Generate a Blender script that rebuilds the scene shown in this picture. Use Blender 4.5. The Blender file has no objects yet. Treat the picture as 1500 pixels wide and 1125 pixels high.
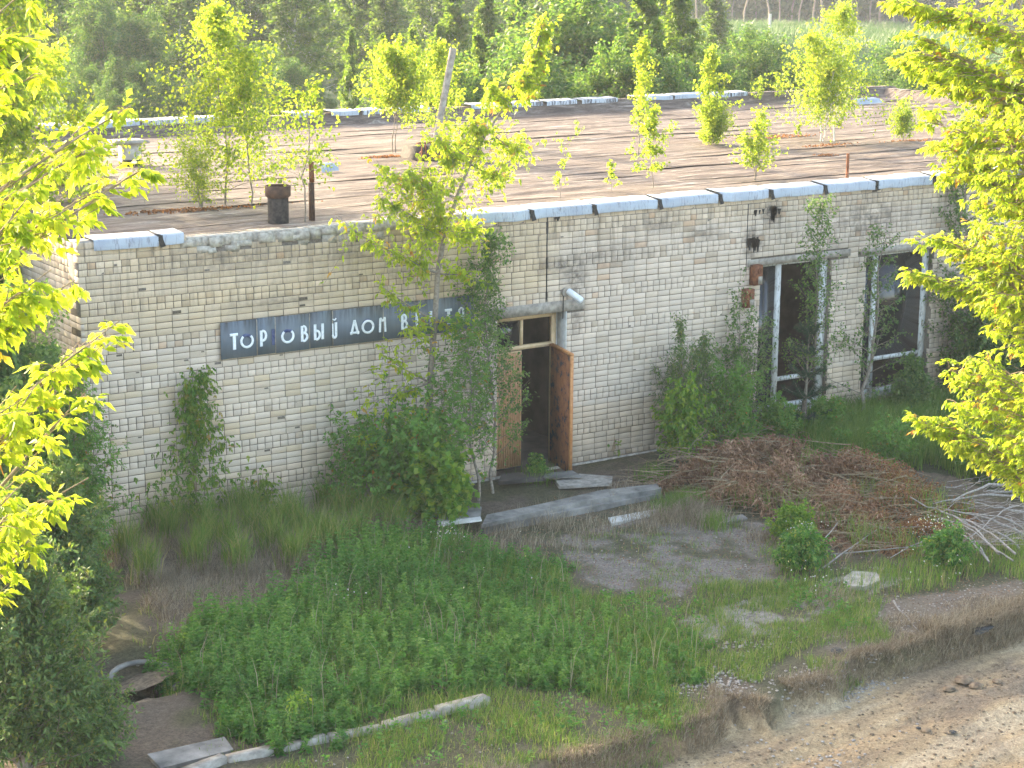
import bpy, math, random
import numpy as np
from mathutils import Matrix, Vector
R = math.radians
rng = np.random.default_rng(7)
random.seed(7)
S = bpy.context.scene
COL = S.collection

# ------------------------------------------------------------------ camera
CAM = np.array([-9.6756, -25.8277, 8.73]); YAW, PITCH, ROLL, FPX = .5814, .2286, .0064, 2796.5
cy, sy, cp, sp = math.cos(YAW), math.sin(YAW), math.cos(PITCH), math.sin(PITCH)
F_ = np.array([sy*cp, cy*cp, -sp]); r_ = np.array([cy, -sy, 0.]); u_ = np.cross(r_, F_)
RR = math.cos(ROLL)*r_ + math.sin(ROLL)*u_; UU = -math.sin(ROLL)*r_ + math.cos(ROLL)*u_
cam = bpy.data.cameras.new('camera'); camo = bpy.data.objects.new('camera', cam); COL.objects.link(camo)
cam.sensor_width = 36; cam.lens = FPX/1500*36; cam.clip_end = 2000; cam.clip_start = .1
m = Matrix.Identity(4)
for i in range(3):
    m[i][0], m[i][1], m[i][2], m[i][3] = RR[i], UU[i], -F_[i], CAM[i]
camo.matrix_world = m
S.camera = camo
# ------------------------------------------------------------------ light
SUN_AZ, SUN_EL = R(-14), R(18.5)          # azimuth from +Y (clockwise), elevation
w = bpy.data.worlds.new('World'); S.world = w; w.use_nodes = True
nt = w.node_tree; bg = nt.nodes['Background']
sky = nt.nodes.new('ShaderNodeTexSky'); sky.sky_type = 'NISHITA'; sky.sun_disc = False
sky.sun_elevation = SUN_EL; sky.sun_rotation = SUN_AZ; sky.altitude = 100; sky.air_density = .8; sky.dust_density = 3; sky.ozone_density = .35
tn = nt.nodes.new('ShaderNodeMix'); tn.data_type = 'RGBA'; tn.blend_type = 'MULTIPLY'; tn.inputs[0].default_value = 1; tn.inputs[7].default_value = (1.07, 1.0, .89, 1)   # warm white balance of the whole sky
nt.links.new(sky.outputs[0], tn.inputs[6]); nt.links.new(tn.outputs[2], bg.inputs[0]); bg.inputs[1].default_value = .15
sl = bpy.data.lights.new('sun', 'SUN'); sl.energy = 2.3; sl.angle = R(.5); sl.color = (1, .86, .62)
so = bpy.data.objects.new('sun', sl); COL.objects.link(so); so.location = (0, 0, 40)
sdir = Vector((math.sin(SUN_AZ)*math.cos(SUN_EL), math.cos(SUN_AZ)*math.cos(SUN_EL), math.sin(SUN_EL)))
so.rotation_euler = sdir.to_track_quat('Z', 'Y').to_euler()
S.view_settings.view_transform = 'Standard'; S.view_settings.look = 'None'
S.view_settings.exposure = 2.95; S.view_settings.gamma = 1; S.view_settings.use_curve_mapping = False
S.cycles.max_bounces = 8; S.cycles.diffuse_bounces = 3; S.cycles.transmission_bounces = 5
S.cycles.transparent_max_bounces = 8; S.cycles.volume_bounces = 0
S.cycles.use_denoising = True
try: S.cycles.caustics_reflective = False; S.cycles.caustics_refractive = False
except Exception: pass

# ------------------------------------------------------------------ placing helpers (points of the real place, read off the survey photograph)
def ray(x, y): return F_ + RR*(x-750)/FPX - UU*(y-562.5)/FPX
def atz(x, y, z=0.):
    d = ray(x, y); return CAM + d*((z-CAM[2])/d[2])
def aty(x, y, Y=0.):
    d = ray(x, y); return CAM + d*((Y-CAM[1])/d[1])
def atd(x, y, D):
    d = ray(x, y); return CAM + d*(D/math.hypot(d[0], d[1]))
def poly(pts, z=0.): return np.array([atz(a, b, z)[:2] for a, b in pts])
def inside(P, poly_):
    x, y = P[:, 0], P[:, 1]; r = np.zeros(len(P), bool); n = len(poly_); j = n-1
    for i in range(n):
        xi, yi = poly_[i]; xj, yj = poly_[j]
        c = ((yi > y) != (yj > y)) & (x < (xj-xi)*(y-yi)/((yj-yi) if yj != yi else 1e-9)+xi)
        r ^= c; j = i
    return r
_vn = np.random.default_rng(3).random((256, 256))
def vnoise(x, y, s=1., o=0):
    x = np.asarray(x)*s+37.3*o+500; y = np.asarray(y)*s+91.7*o+500
    xi = np.floor(x).astype(int); yi = np.floor(y).astype(int); fx = x-xi; fy = y-yi
    fx = fx*fx*(3-2*fx); fy = fy*fy*(3-2*fy); g = lambda a, b: _vn[a % 256, b % 256]
    return (g(xi, yi)*(1-fx)+g(xi+1, yi)*fx)*(1-fy)+(g(xi, yi+1)*(1-fx)+g(xi+1, yi+1)*fx)*fy
def fnoise(x, y, s=1., o=0): return (vnoise(x, y, s, o)+.5*vnoise(x, y, s*2.1, o+1)+.25*vnoise(x, y, s*4.3, o+2))/1.75
def sstep(a, b, x): t = np.clip((x-a)/(b-a), 0, 1); return t*t*(3-2*t)

# ------------------------------------------------------------------ materials
def mat(name, build):
    m = bpy.data.materials.new(name); m.use_nodes = True; t = m.node_tree; t.nodes.clear()
    out = t.nodes.new('ShaderNodeOutputMaterial')
    class N: pass
    n = N(); n.t = t; n.out = out
    def node(ty, **kw):
        k = t.nodes.new('ShaderNode'+ty)
        for a, b in kw.items():
            if a.startswith('i_'):
                key = a[2:]; key = int(key) if key.isdigit() else key.replace('_', ' ')
                if hasattr(b, 'is_output'): t.links.new(b, k.inputs[key])
                else: k.inputs[key].default_value = b
            else: setattr(k, a, b)
        return k
    n.node = node
    def ramp(fac, stops, interp='LINEAR'):
        k = node('ValToRGB'); t.links.new(fac, k.inputs[0]); e = k.color_ramp.elements; k.color_ramp.interpolation = interp
        while len(e) < len(stops): e.new(.5)
        for q, (p, c) in zip(e, stops):
            q.position = p; q.color = (*c, 1) if len(c) == 3 else c
        return k.outputs[0]
    n.ramp = ramp
    def mix(f, a, b, mode='MIX'):
        k = node('Mix', data_type='RGBA', blend_type=mode)
        for s, v in ((k.inputs['Factor'], f), (k.inputs['A'], a), (k.inputs['B'], b)):
            if s.type == 'RGBA' or True:
                pass
        ins = [i for i in k.inputs if i.enabled]
        for s, v in zip((k.inputs[0], k.inputs[6], k.inputs[7]), (f, a, b)):
            if hasattr(v, 'is_output'): t.links.new(v, s)
            else: s.default_value = v if not isinstance(v, tuple) else ((*v, 1) if len(v) == 3 else v)
        return k.outputs[2]
    n.mix = mix
    def math_(op, a, b=0., c=None, clamp=False):
        k = node('Math', operation=op, use_clamp=clamp)
        for s, v in zip(k.inputs, (a, b) if c is None else (a, b, c)):
            if hasattr(v, 'is_output'): t.links.new(v, s)
            else: s.default_value = v
        return k.outputs[0]
    n.math = math_
    def pos(scale=(1, 1, 1), loc=(0, 0, 0)):
        g = node('NewGeometry'); mp = node('Mapping'); t.links.new(g.outputs['Position'], mp.inputs[0])
        mp.inputs['Scale'].default_value = scale; mp.inputs['Location'].default_value = loc
        return mp.outputs[0]
    n.pos = pos
    def noise(scale, detail=4, rough=.6, vec=None, dist=0.):
        k = node('TexNoise'); k.inputs['Scale'].default_value = scale; k.inputs['Detail'].default_value = detail
        k.inputs['Roughness'].default_value = rough; k.inputs['Distortion'].default_value = dist
        t.links.new(vec if vec is not None else pos(), k.inputs['Vector']); return k.outputs[0]
    n.noise = noise
    def surf(color, rough=.85, metal=0., bump=None, bs=.3, bd=.01, spec=.3):
        p = node('BsdfPrincipled'); 
        if hasattr(color, 'is_output'): t.links.new(color, p.inputs['Base Color'])
        else: p.inputs['Base Color'].default_value = (*color, 1)
        if hasattr(rough, 'is_output'): t.links.new(rough, p.inputs['Roughness'])
        else: p.inputs['Roughness'].default_value = rough
        p.inputs['Metallic'].default_value = metal; p.inputs['Specular IOR Level'].default_value = spec
        if bump is not None:
            b = node('Bump'); b.inputs['Strength'].default_value = bs; b.inputs['Distance'].default_value = bd
            t.links.new(bump, b.inputs['Height']); t.links.new(b.outputs[0], p.inputs['Normal'])
        t.links.new(p.outputs[0], out.inputs[0]); return p
    n.surf = surf
    build(n); return m
M = {}
def simple(name, c1, c2, scale=8, rough=.85, bs=.3, metal=0., bd=.01, stops=(.35, .65), spec=.3):
    def b(n):
        f = n.noise(scale); n.surf(n.ramp(f, [(stops[0], c1), (stops[1], c2)]), rough, metal, n.noise(scale*3), bs, bd, spec)
    M[name] = mat(name, b)
def leafmat(name, stops, trans=.5, tint=(1.35, 1.3, .5), rough=.5):
    def b(n):
        a = n.node('Attribute', attribute_name='v'); c = n.ramp(a.outputs['Fac'], stops)
        d = n.node('BsdfPrincipled'); n.t.links.new(c, d.inputs['Base Color']); d.inputs['Roughness'].default_value = rough
        d.inputs['Specular IOR Level'].default_value = .25
        tr = n.node('BsdfTranslucent'); c2 = n.mix(1., c, tint, 'MULTIPLY'); n.t.links.new(c2, tr.inputs[0])
        ms = n.node('MixShader'); ms.inputs[0].default_value = trans
        n.t.links.new(d.outputs[0], ms.inputs[1]); n.t.links.new(tr.outputs[0], ms.inputs[2]); n.t.links.new(ms.outputs[0], n.out.inputs[0])
    M[name] = mat(name, b)
leafmat('maple_leaf', [(0, (.16, .23, .025)), (.5, (.24, .31, .03)), (.95, (.33, .36, .045)), (.992, (.34, .2, .05)), (1, (.25, .1, .03))], .55, (2.5, 2.45, 1.3))
leafmat('maple_low', [(0, (.07, .16, .025)), (.6, (.14, .25, .04)), (1, (.23, .30, .04))], .5, (1.9, 1.8, .7))
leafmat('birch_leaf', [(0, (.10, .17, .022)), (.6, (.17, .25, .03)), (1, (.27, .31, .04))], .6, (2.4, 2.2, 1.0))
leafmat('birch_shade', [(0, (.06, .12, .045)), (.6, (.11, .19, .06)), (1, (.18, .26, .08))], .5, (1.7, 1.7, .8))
leafmat('rowan_leaf', [(0, (.08, .18, .04)), (.6, (.14, .28, .06)), (.96, (.16, .26, .05)), (1, (.3, .12, .02))], .45, (1.6, 1.6, .7))
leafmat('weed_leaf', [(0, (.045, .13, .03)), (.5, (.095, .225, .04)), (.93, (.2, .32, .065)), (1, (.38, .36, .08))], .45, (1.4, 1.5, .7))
leafmat('grass_blade', [(0, (.08, .16, .03)), (.5, (.15, .24, .045)), (.85, (.26, .30, .08)), (1, (.42, .34, .18))], .4, (1.4, 1.4, .7))
leafmat('field_blade', [(0, (.045, .10, .03)), (.5, (.08, .15, .04)), (1, (.14, .2, .07))], .3, (1.2, 1.3, .8))
leafmat('dry_blade', [(0, (.17, .13, .085)), (.5, (.31, .25, .17)), (1, (.48, .41, .30))], .25, (1.1, 1, .8), .8)
leafmat('dead_leaf', [(0, (.10, .055, .032)), (.5, (.27, .15, .085)), (1, (.44, .29, .19))], .25, (1.2, 1, .7), .7)
leafmat('rust_leaf', [(0, (.12, .055, .025)), (.6, (.27, .125, .05)), (1, (.38, .2, .09))], .25, (1.2, 1, .7), .7)
leafmat('willow_leaf', [(0, (.07, .13, .045)), (.6, (.125, .20, .065)), (.95, (.16, .22, .05)), (1, (.3, .27, .06))], .35, (1.5, 1.5, .7))
leafmat('pine_needle', [(0, (.025, .06, .04)), (1, (.06, .12, .065))], .3, (1.2, 1.3, .8))
leafmat('creeper_leaf', [(0, (.07, .16, .025)), (.6, (.14, .24, .035)), (.96, (.22, .29, .04)), (1, (.36, .2, .05))], .45, (1.6, 1.5, .7))
leafmat('forest_leaf', [(0, (.05, .11, .035)), (.6, (.09, .165, .045)), (1, (.15, .21, .05))], .5, (1.8, 1.8, .7))
leafmat('far_birch_leaf', [(0, (.06, .115, .022)), (.6, (.10, .17, .03)), (1, (.15, .21, .04))], .55, (2.0, 1.9, .7))
leafmat('flower', [(0, (.55, .5, .42)), (.5, (.75, .72, .62)), (1, (.8, .7, .1))], .3, (1, 1, 1))
simple('bark', (.16, .13, .10), (.30, .26, .21), 25, .9, .5)
simple('grey_stick', (.19, .165, .14), (.36, .33, .29), 20, .9, .3)
simple('twig_brown', (.20, .14, .08), (.36, .28, .18), 20, .9, .3)
simple('birch_bark', (.16, .14, .12), (.62, .60, .55), 14, .8, .2, stops=(.3, .5))
simple('mortar', (.12, .10, .08), (.21, .18, .145), 40, .95, .6)
simple('mortar_lump', (.27, .24, .20), (.52, .47, .39), 12, .95, .8)
simple('concrete', (.22, .195, .165), (.40, .36, .305), 9, .92, .5)
simple('old_slab', (.10, .095, .085), (.31, .29, .26), 3.4, .9, .5, stops=(.3, .7))
simple('pale_concrete', (.4, .38, .34), (.56, .54, .5), 10, .9, .5)
simple('rust', (.10, .035, .018), (.26, .10, .045), 14, .85, .5)
simple('dark_rust', (.035, .022, .017), (.10, .05, .03), 10, .8, .4)
simple('asbestos', (.36, .33, .29), (.62, .6, .56), 5, .9, .3)
simple('black_tar', (.012, .011, .010), (.04, .036, .033), 30, .5, .5)
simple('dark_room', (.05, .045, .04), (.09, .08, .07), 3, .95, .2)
simple('orange_paint', (.42, .17, .06), (.56, .27, .11), 14, .6, .3)
simple('cream_paint', (.5, .36, .2), (.62, .45, .27), 10, .6, .2)
simple('slat_paint', (.46, .25, .12), (.56, .33, .17), 14, .6, .3)
simple('soot', (.02, .018, .017), (.06, .05, .045), 14, .9, .3)
simple('lamp_white', (.6, .62, .65), (.8, .82, .85), 6, .35, .05)
simple('white_letter', (.62, .65, .68), (.8, .82, .84), 25, .5, .15, stops=(.3, .5))
simple('blue_letter', (.03, .045, .13), (.09, .11, .2), 25, .5, .2)
simple('moss', (.12, .045, .012), (.33, .16, .03), 30, .95, .8)
simple('stone', (.19, .165, .14), (.43, .39, .34), 30, .9, .3)
simple('asphalt', (.03, .03, .03), (.08, .078, .075), 40, .9, .7)
simple('clod', (.09, .065, .045), (.26, .19, .12), 14, .95, .8)
def b(n):
    f = n.noise(9, 6, .7); f2 = n.noise(3.5, 5, .7); f = n.math('ADD', n.math('MULTIPLY', f, .45), n.math('MULTIPLY', f2, .55)); c = n.ramp(f, [(.44, (.05, .055, .07)), (.49, (.30, .12, .06)), (.6, (.40, .17, .085))])
    n.surf(c, .65, 0, f, .3)
M['flaked_orange'] = mat('flaked_orange', b)
def b(n):
    v = n.pos((1, 1, .35)); f = n.noise(22, 5, .7, v); c = n.ramp(f, [(.38, (.2, .18, .15)), (.47, (.58, .58, .56)), (.7, (.74, .75, .75))])
    n.surf(c, .6, 0, f, .4)
M['flaked_white'] = mat('flaked_white', b)
def b(n):   # zinc coping with tar drips
    v = n.pos((7, 1, 1.2)); f = n.noise(4, 5, .75, v); g = n.noise(1.5, 3)
    c = n.ramp(g, [(.3, (.30, .33, .37)), (.7, (.42, .46, .50))]); c2 = n.mix(n.ramp(f, [(.53, (0, 0, 0)), (.68, (.7, .7, .7))]), c, (.09, .065, .05))
    n.surf(c2, .62, .15, g, .1)
M['zinc'] = mat('zinc', b)
def b(n):
    v = n.pos((9, 1, .8)); f = n.noise(3, 5, .8, v); c = n.mix(n.ramp(f, [(.47, (0, 0, 0)), (.56, (.95, .95, .95))]), (.45, .48, .51), (.06, .045, .04)); n.surf(c, .6, .1)
M['zinc_dripped'] = mat('zinc_dripped', b)
def b(n):   # sign panels
    v = n.pos((6, 1, .5)); f = n.noise(3, 5, .7, v); g = n.noise(1.2, 3, .5)
    sz = n.node('SeparateXYZ'); n.t.links.new(n.pos(), sz.inputs[0]); z = n.math('MULTIPLY_ADD', sz.outputs[2], 3.2, -9.35, clamp=True)
    c = n.ramp(g, [(.3, (.105, .14, .18)), (.7, (.165, .19, .215))])
    k = n.math('MULTIPLY', n.math('ADD', z, .12), n.ramp(f, [(.4, (0, 0, 0)), (.62, (1, 1, 1))]), clamp=True)
    c = n.mix(n.math('MULTIPLY', k, 1.2, clamp=True), c, (.055, .05, .045)); n.surf(c, .55, 0, f, .15)
M['sign_blue'] = mat('sign_blue', b)
def b(n):
    g = n.node('BsdfGlass' if False else 'BsdfPrincipled'); g.inputs['Base Color'].default_value = (.03, .035, .04, 1); g.inputs['Roughness'].default_value = .12
    g.inputs['Specular IOR Level'].default_value = .6; g.inputs['Transmission Weight'].default_value = .55; n.t.links.new(g.outputs[0], n.out.inputs[0])
M['dusty_glass'] = mat('dusty_glass', b)
def b(n):   # bricks: colour attribute per brick + grain + soot in known places
    a = n.node('Attribute', attribute_name='bc'); g = n.noise(60, 3, .6); col = n.mix(.22, a.outputs['Color'], n.ramp(g, [(.3, (.35, .32, .28)), (.7, (.9, .88, .84))]), 'MULTIPLY')
    big = n.noise(.9, 5, .65); col = n.mix(n.ramp(big, [(.38, (0, 0, 0)), (.75, (.35, .35, .35))]), col, (.33, .30, .25))
    fine = n.noise(5, 5, .7); tot = None
    for (x, z, rx, rz, k) in [(8.55, 3.25, .3, .45, 1.0), (8.25, 3.45, .6, .2, .8), (8.62, 2.6, .2, .5, .8), (12.42, 3.5, .28, .3, 1.5), (12.85, 4.02, .3, .2, 1.5), (15.2, 3.75, 1.5, .5, .75), (10.3, 4.0, .7, .2, .7),
                              (5.3, 3.5, .8, .4, .35), (2.2, 4.1, 1.4, .3, .6), (4.5, 4.0, 1.5, .2, .5), (9.2, 3.55, 1.2, .3, .5), (11.3, 3.75, .5, .16, .7), (5.6, .6, 1., .4, .5), (3, 3.35, 1.0, .12, .5), (14.4, 3.3, .35, .8, .4)]:
        mp = n.node('Mapping'); gg = n.node('NewGeometry'); n.t.links.new(gg.outputs[0], mp.inputs[0]); mp.inputs['Location'].default_value = (-x/rx, 0, -z/rz); mp.inputs['Scale'].default_value = (1/rx, .01, 1/rz)
        ln = n.node('VectorMath', operation='LENGTH'); n.t.links.new(mp.outputs[0], ln.inputs[0])
        q = n.math('MULTIPLY', n.math('SUBTRACT', 1.15, ln.outputs['Value'], clamp=True), k)
        tot = q if tot is None else n.math('MAXIMUM', tot, q)
    msk = n.math('MULTIPLY', tot, n.math('MULTIPLY_ADD', fine, 3.4, -1.1, clamp=True), clamp=True)
    col = n.mix(msk, col, (.07, .06, .05))
    sz = n.node('SeparateXYZ'); n.t.links.new(n.pos(), sz.inputs[0])
    strk = n.noise(2.2, 5, .75, n.pos((2.6, 1, .35))); top = n.math('MULTIPLY_ADD', sz.outputs[2], 1.0, -3.05, clamp=True)
    col = n.mix(n.math('MULTIPLY', top, n.math('MULTIPLY_ADD', strk, 4.5, -2.25, clamp=True), clamp=True), col, (.19, .155, .115))
    low = n.math('MULTIPLY', n.math('SUBTRACT', .75, sz.outputs[2], clamp=True), n.math('MULTIPLY_ADD', n.noise(2.2, 4), 2.2, -.7, clamp=True), clamp=True)
    col = n.mix(low, col, (.2, .17, .12))
    n.surf(col, .9, 0, g, .25, .003)
M['brick'] = mat('brick', b)
def b(n):   # roofing felt: long streaks, worn pale patches, moss dust
    v = n.pos((.32, 1.9, 1)); st = n.noise(3.0, 7, .72, v, 1.2); fine = n.noise(26, 4, .7, n.pos((.5, 1.6, 1))); bigp = n.noise(.45, 4, .6)
    c = n.ramp(st, [(.34, (.065, .049, .04)), (.46, (.125, .095, .075)), (.56, (.21, .17, .14)), (.68, (.42, .37, .32))])
    c = n.mix(n.ramp(bigp, [(.45, (0, 0, 0)), (.7, (.6, .6, .6))]), c, (.115, .08, .062))
    c = n.mix(.5, c, n.ramp(fine, [(.3, (.25, .22, .2)), (.65, (1, 1, 1))]), 'MULTIPLY')
    n.surf(c, .8, 0, fine, .6, .02, .2)
M['felt'] = mat('felt', b)
def b(n):
    a = n.node('Attribute', attribute_name='gc'); f = n.noise(7, 6, .75); ff = n.noise(45, 4, .7)
    c = n.mix(.55, a.outputs['Color'], n.ramp(f, [(.3, (.45, .42, .4)), (.7, (1.25, 1.2, 1.15))]), 'MULTIPLY')
    c = n.mix(.5, c, n.ramp(ff, [(.35, (.45, .43, .42)), (.62, (1.3, 1.3, 1.3))]), 'MULTIPLY')
    fm = n.noise(19, 5, .8); c = n.mix(.6, c, n.ramp(fm, [(.38, (.5, .47, .45)), (.6, (1.2, 1.2, 1.2))]), 'MULTIPLY')
    n.surf(c, .95, 0, n.math('ADD', ff, fm), .9, .035)
M['ground'] = mat('ground', b)

# ------------------------------------------------------------------ mesh helpers
class MB:
    def __init__(s): s.V = []; s.F = []; s.A = []; s.n = 0
    def add(s, v, f, a=None):      # v (n,3); f (m,3|4); a (n,) or (n,3)
        v = np.asarray(v, float).reshape(-1, 3); f = np.asarray(f, int)
        s.V.append(v); s.F.append(f+s.n); s.n += len(v)
        s.A.append(np.full(len(v), .5) if a is None else (np.full(len(v), a) if np.isscalar(a) else np.asarray(a, float)))
        return s
    def box(s, x0, x1, y0, y1, z0, z1, a=None, j=0.):
        v = np.array([(x, y, z) for x in (x0, x1) for y in (y0, y1) for z in (z0, z1)], float)
        if j: v = v+rng.uniform(-j, j, v.shape)
        return s.add(v, [(0, 1, 3, 2), (4, 6, 7, 5), (0, 4, 5, 1), (2, 3, 7, 6), (0, 2, 6, 4), (1, 5, 7, 3)], a)
    def tube(s, pts, rad, n=6, cap=False, a=None):
        P = np.asarray(pts, float); k = len(P); rad = np.broadcast_to(np.asarray(rad, float), (k,))
        T = np.gradient(P, axis=0); T /= np.linalg.norm(T, axis=1)[:, None]+1e-9
        ref = np.array([0, 0, 1.]) if abs(T[0][2]) < .9 else np.array([1., 0, 0])
        X = np.cross(T, ref); X /= np.linalg.norm(X, axis=1)[:, None]+1e-9; Y = np.cross(T, X)
        an = np.arange(n)*2*math.pi/n
        V = P[:, None]+rad[:, None, None]*(np.cos(an)[None, :, None]*X[:, None]+np.sin(an)[None, :, None]*Y[:, None])
        i = np.arange(k-1)[:, None]*n; j = np.arange(n)[None]; j2 = (j+1) % n
        F = np.stack([i+j, i+j2, i+n+j2, i+n+j], -1).reshape(-1, 4)
        s.add(V.reshape(-1, 3), F, a)
        if cap:
            for e in (0, k-1):
                c = np.vstack([P[e][None], V[e]]); s.add(c, [(0, q+1, (q+1) % n+1) for q in range(n)], a)
        return s
    def build(s, name, material, parent=None, attr='v', kind=None, data_only=False):
        V = np.concatenate(s.V) if s.V else np.zeros((0, 3))
        me = bpy.data.meshes.new(name)
        if parent is not None: V = V-np.array(WLOC[parent.name])
        me.vertices.add(len(V)); me.vertices.foreach_set('co', V.astype(np.float32).ravel())
        tot = np.concatenate([np.full(len(f), f.shape[1]) for f in s.F]); lv = np.concatenate([f.ravel() for f in s.F])
        me.loops.add(len(lv)); me.loops.foreach_set('vertex_index', lv.astype(np.int32))
        me.polygons.add(len(tot)); st = np.concatenate([[0], np.cumsum(tot)[:-1]])
        me.polygons.foreach_set('loop_start', st.astype(np.int32)); me.polygons.foreach_set('loop_total', tot.astype(np.int32))
        A = s.A
        if A[0].ndim == 2:
            at = me.attributes.new(attr, 'FLOAT_COLOR', 'POINT'); C = np.concatenate(A); at.data.foreach_set('color', np.hstack([C, np.ones((len(C), 1))]).astype(np.float32).ravel())
        else:
            at = me.attributes.new(attr, 'FLOAT', 'POINT'); at.data.foreach_set('value', np.concatenate(A).astype(np.float32))
        me.materials.append(M[material] if isinstance(material, str) else material)
        me.update(calc_edges=True)
        if data_only: return me
        o = bpy.data.objects.new(name, me); COL.objects.link(o)
        if parent is not None: o.parent = parent
        WLOC[o.name] = WLOC[parent.name] if parent is not None else (0, 0, 0)
        if kind: o['kind'] = kind
        return o
WLOC = {}
def thing(name, label, cat, loc, group=None):
    o = bpy.data.objects.new(name, None); COL.objects.link(o); o.location = tuple(loc); o.empty_display_size = .2
    o['label'] = label; o['category'] = cat
    if group: o['group'] = group
    WLOC[o.name] = tuple(float(q) for q in loc); return o
def tag(o, label, cat, group=None):
    o['label'] = label; o['category'] = cat
    if group: o['group'] = group
    return o
def smooth(o):
    o.data.polygons.foreach_set('use_smooth', np.ones(len(o.data.polygons), bool)); return o
def unit(v): return v/(np.linalg.norm(v, axis=-1, keepdims=True)+1e-9)
def leaves(mb, P, D, L, W, val, fold=.12, droop=.15, shape='d'):
    """P base points, D directions, L length, W width (arrays) -> folded leaves"""
    P = np.asarray(P); n = len(P)
    if n == 0: return
    D = unit(np.asarray(D)); L = np.broadcast_to(L, (n,))[:, None]; W = np.broadcast_to(W, (n,))[:, None]
    N = unit(rng.normal(0, .55, (n, 3))+np.array([0, 0, 1.])); Sx = unit(np.cross(D, N)); Nn = np.cross(Sx, D)
    down = np.array([0, 0, -1.])
    if shape == 'd':
        v = np.stack([P, P+D*L*.45+Sx*W*.5+Nn*W*fold, P+D*L+down*L*droop, P+D*L*.45-Sx*W*.5+Nn*W*fold], 1)
        f = (np.arange(n)[:, None, None]*4+np.array([[0, 1, 2], [0, 2, 3]])[None]).reshape(-1, 3)
    else:   # toothed leaflet, 7 vertices
        v = np.stack([P, P+D*L*.28+Sx*W*.42+Nn*W*fold, P+D*L*.55+Sx*W*.5+Nn*W*fold, P+D*L*.62+Sx*W*.22+down*L*droop*.4, P+D*L+down*L*droop,
                      P+D*L*.66-Sx*W*.26+down*L*droop*.4, P+D*L*.52-Sx*W*.5+Nn*W*fold, P+D*L*.25-Sx*W*.4+Nn*W*fold], 1)
        f = (np.arange(n)[:, None, None]*8+np.array([[0, 1, 2], [0, 2, 3], [0, 3, 4], [0, 4, 5], [0, 5, 6], [0, 6, 7]])[None]).reshape(-1, 3)
    mb.add(v.reshape(-1, 3), f, np.repeat(np.broadcast_to(val, (n,)), v.shape[1]))
def blades(mb, P, H, W, lean, val, rg=None):
    rg = rng if rg is None else rg
    n = len(P); az = rg.uniform(0, 2*math.pi, n); d = np.stack([np.cos(az), np.sin(az), np.zeros(n)], 1); s = np.stack([-np.sin(az+.9), np.cos(az+.9), np.zeros(n)], 1)
    H = np.broadcast_to(H, (n,))[:, None]; W = np.broadcast_to(W, (n,))[:, None]; lean = np.broadcast_to(lean, (n,))[:, None]
    up = np.array([0, 0, 1.])
    m1 = P+up*H*.55+d*H*lean*.3; tip = P+up*H*(1-.35*lean)+d*H*lean
    v = np.stack([P-s*W/2, P+s*W/2, m1+s*W*.4, m1-s*W*.4, tip], 1)
    f4 = (np.arange(n)[:, None, None]*5+np.array([[0, 1, 2, 3]])[None]).reshape(-1, 4)
    base = mb.n; a = np.repeat(np.broadcast_to(val, (n,)), 5)
    mb.add(v.reshape(-1, 3), f4, a); f3 = (np.arange(n)[:, None, None]*5+np.array([[3, 2, 4]])[None]).reshape(-1, 3)+base
    mb.F.append(f3)

# ------------------------------------------------------------------ ground shape
def bank_y(x):
    xs = [-60, 1.5, 3.6, 3.95, 4.15, 4.3, 4.55, 4.9, 5.5, 6.2, 7.5, 9.2, 12, 60]; ys = [-10, -10, -9.85, -9.55, -9.3, -9.75, -9.9, -9.55, -9.7, -9.35, -9.5, -9.4, -9.4, -9.4]
    return np.interp(x, xs, ys)+.16*(fnoise(x, x*0, 2.3, 5)-.5)+.08*(vnoise(x, x*0, 9, 2)-.5)
def gz(x, y):
    x = np.asarray(x, float); y = np.asarray(y, float)
    b = bank_y(x); wd = np.where((x > 3.8) & (x < 4.35), .5, .13)+.25*np.exp(-((x-5.3)/.4)**2)
    h = -.30*sstep(0, 1, (b-y)/wd+.15)
    h = h+.30*sstep(-15.2, -17, y)
    road = (y < b) & (y > -15.6)
    h = h+np.where(road, .05*(fnoise(x*.5, y*2.2, 1.6, 3)-.5)+.03*(fnoise(x, y, 5, 8)-.5), .09*(fnoise(x, y, .9, 4)-.5)+.03*(fnoise(x, y, 4, 6)-.5))
    for yr, dp, wr_ in ((-10.75, .05, .13), (-11.25, -.03, .1), (-12.15, .055, .15), (-12.6, -.03, .12), (-13.6, .05, .15)): h = h-dp*np.exp(-((y-yr-.12*x*0-.25*(vnoise(x, x*0, .5, 14)-.5))/wr_)**2)*road*(.4+vnoise(x, y, .8, 15))
    h = h+.10*np.exp(-((x-7.)/.5)**2-((y+10.9)/.3)**2)*road
    h = h-.35*np.exp(-((x+1.5)/.7)**2-((y+5.2)/.5)**2)*(y > -9)
    h = np.where((x > -.3) & (x < 30.5) & (y > -.15) & (y < 15.8), np.minimum(h, -.05), h)
    far = sstep(45, 160, np.hypot(x, y)); return h*(1-far)
gx = np.concatenate([[-900, -500, -250, -120, -70, -45, -30, -20, -14], np.arange(-9, 18, .09), np.arange(18, 34, .6), [36, 40, 46, 55, 70, 90, 130, 200, 320, 500, 900]])
gy = np.concatenate([[-900, -400, -200, -100, -60, -40, -30, -24, -20, -18, -17, -16], np.arange(-15.5, 1.2, .075), [2, 4, 8, 12, 16, 20, 26, 34, 44, 55, 70, 90, 120, 160, 220, 320, 500, 900]])
GX, GY = np.meshgrid(gx, gy, indexing='ij'); GZ = gz(GX, GY); PP = np.stack([GX.ravel(), GY.ravel()], 1)
xx, yy = GX.ravel(), GY.ravel()
n1 = fnoise(xx, yy, 1.1, 11); n2 = fnoise(xx, yy, 3.2, 12); bb = bank_y(xx)
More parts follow.
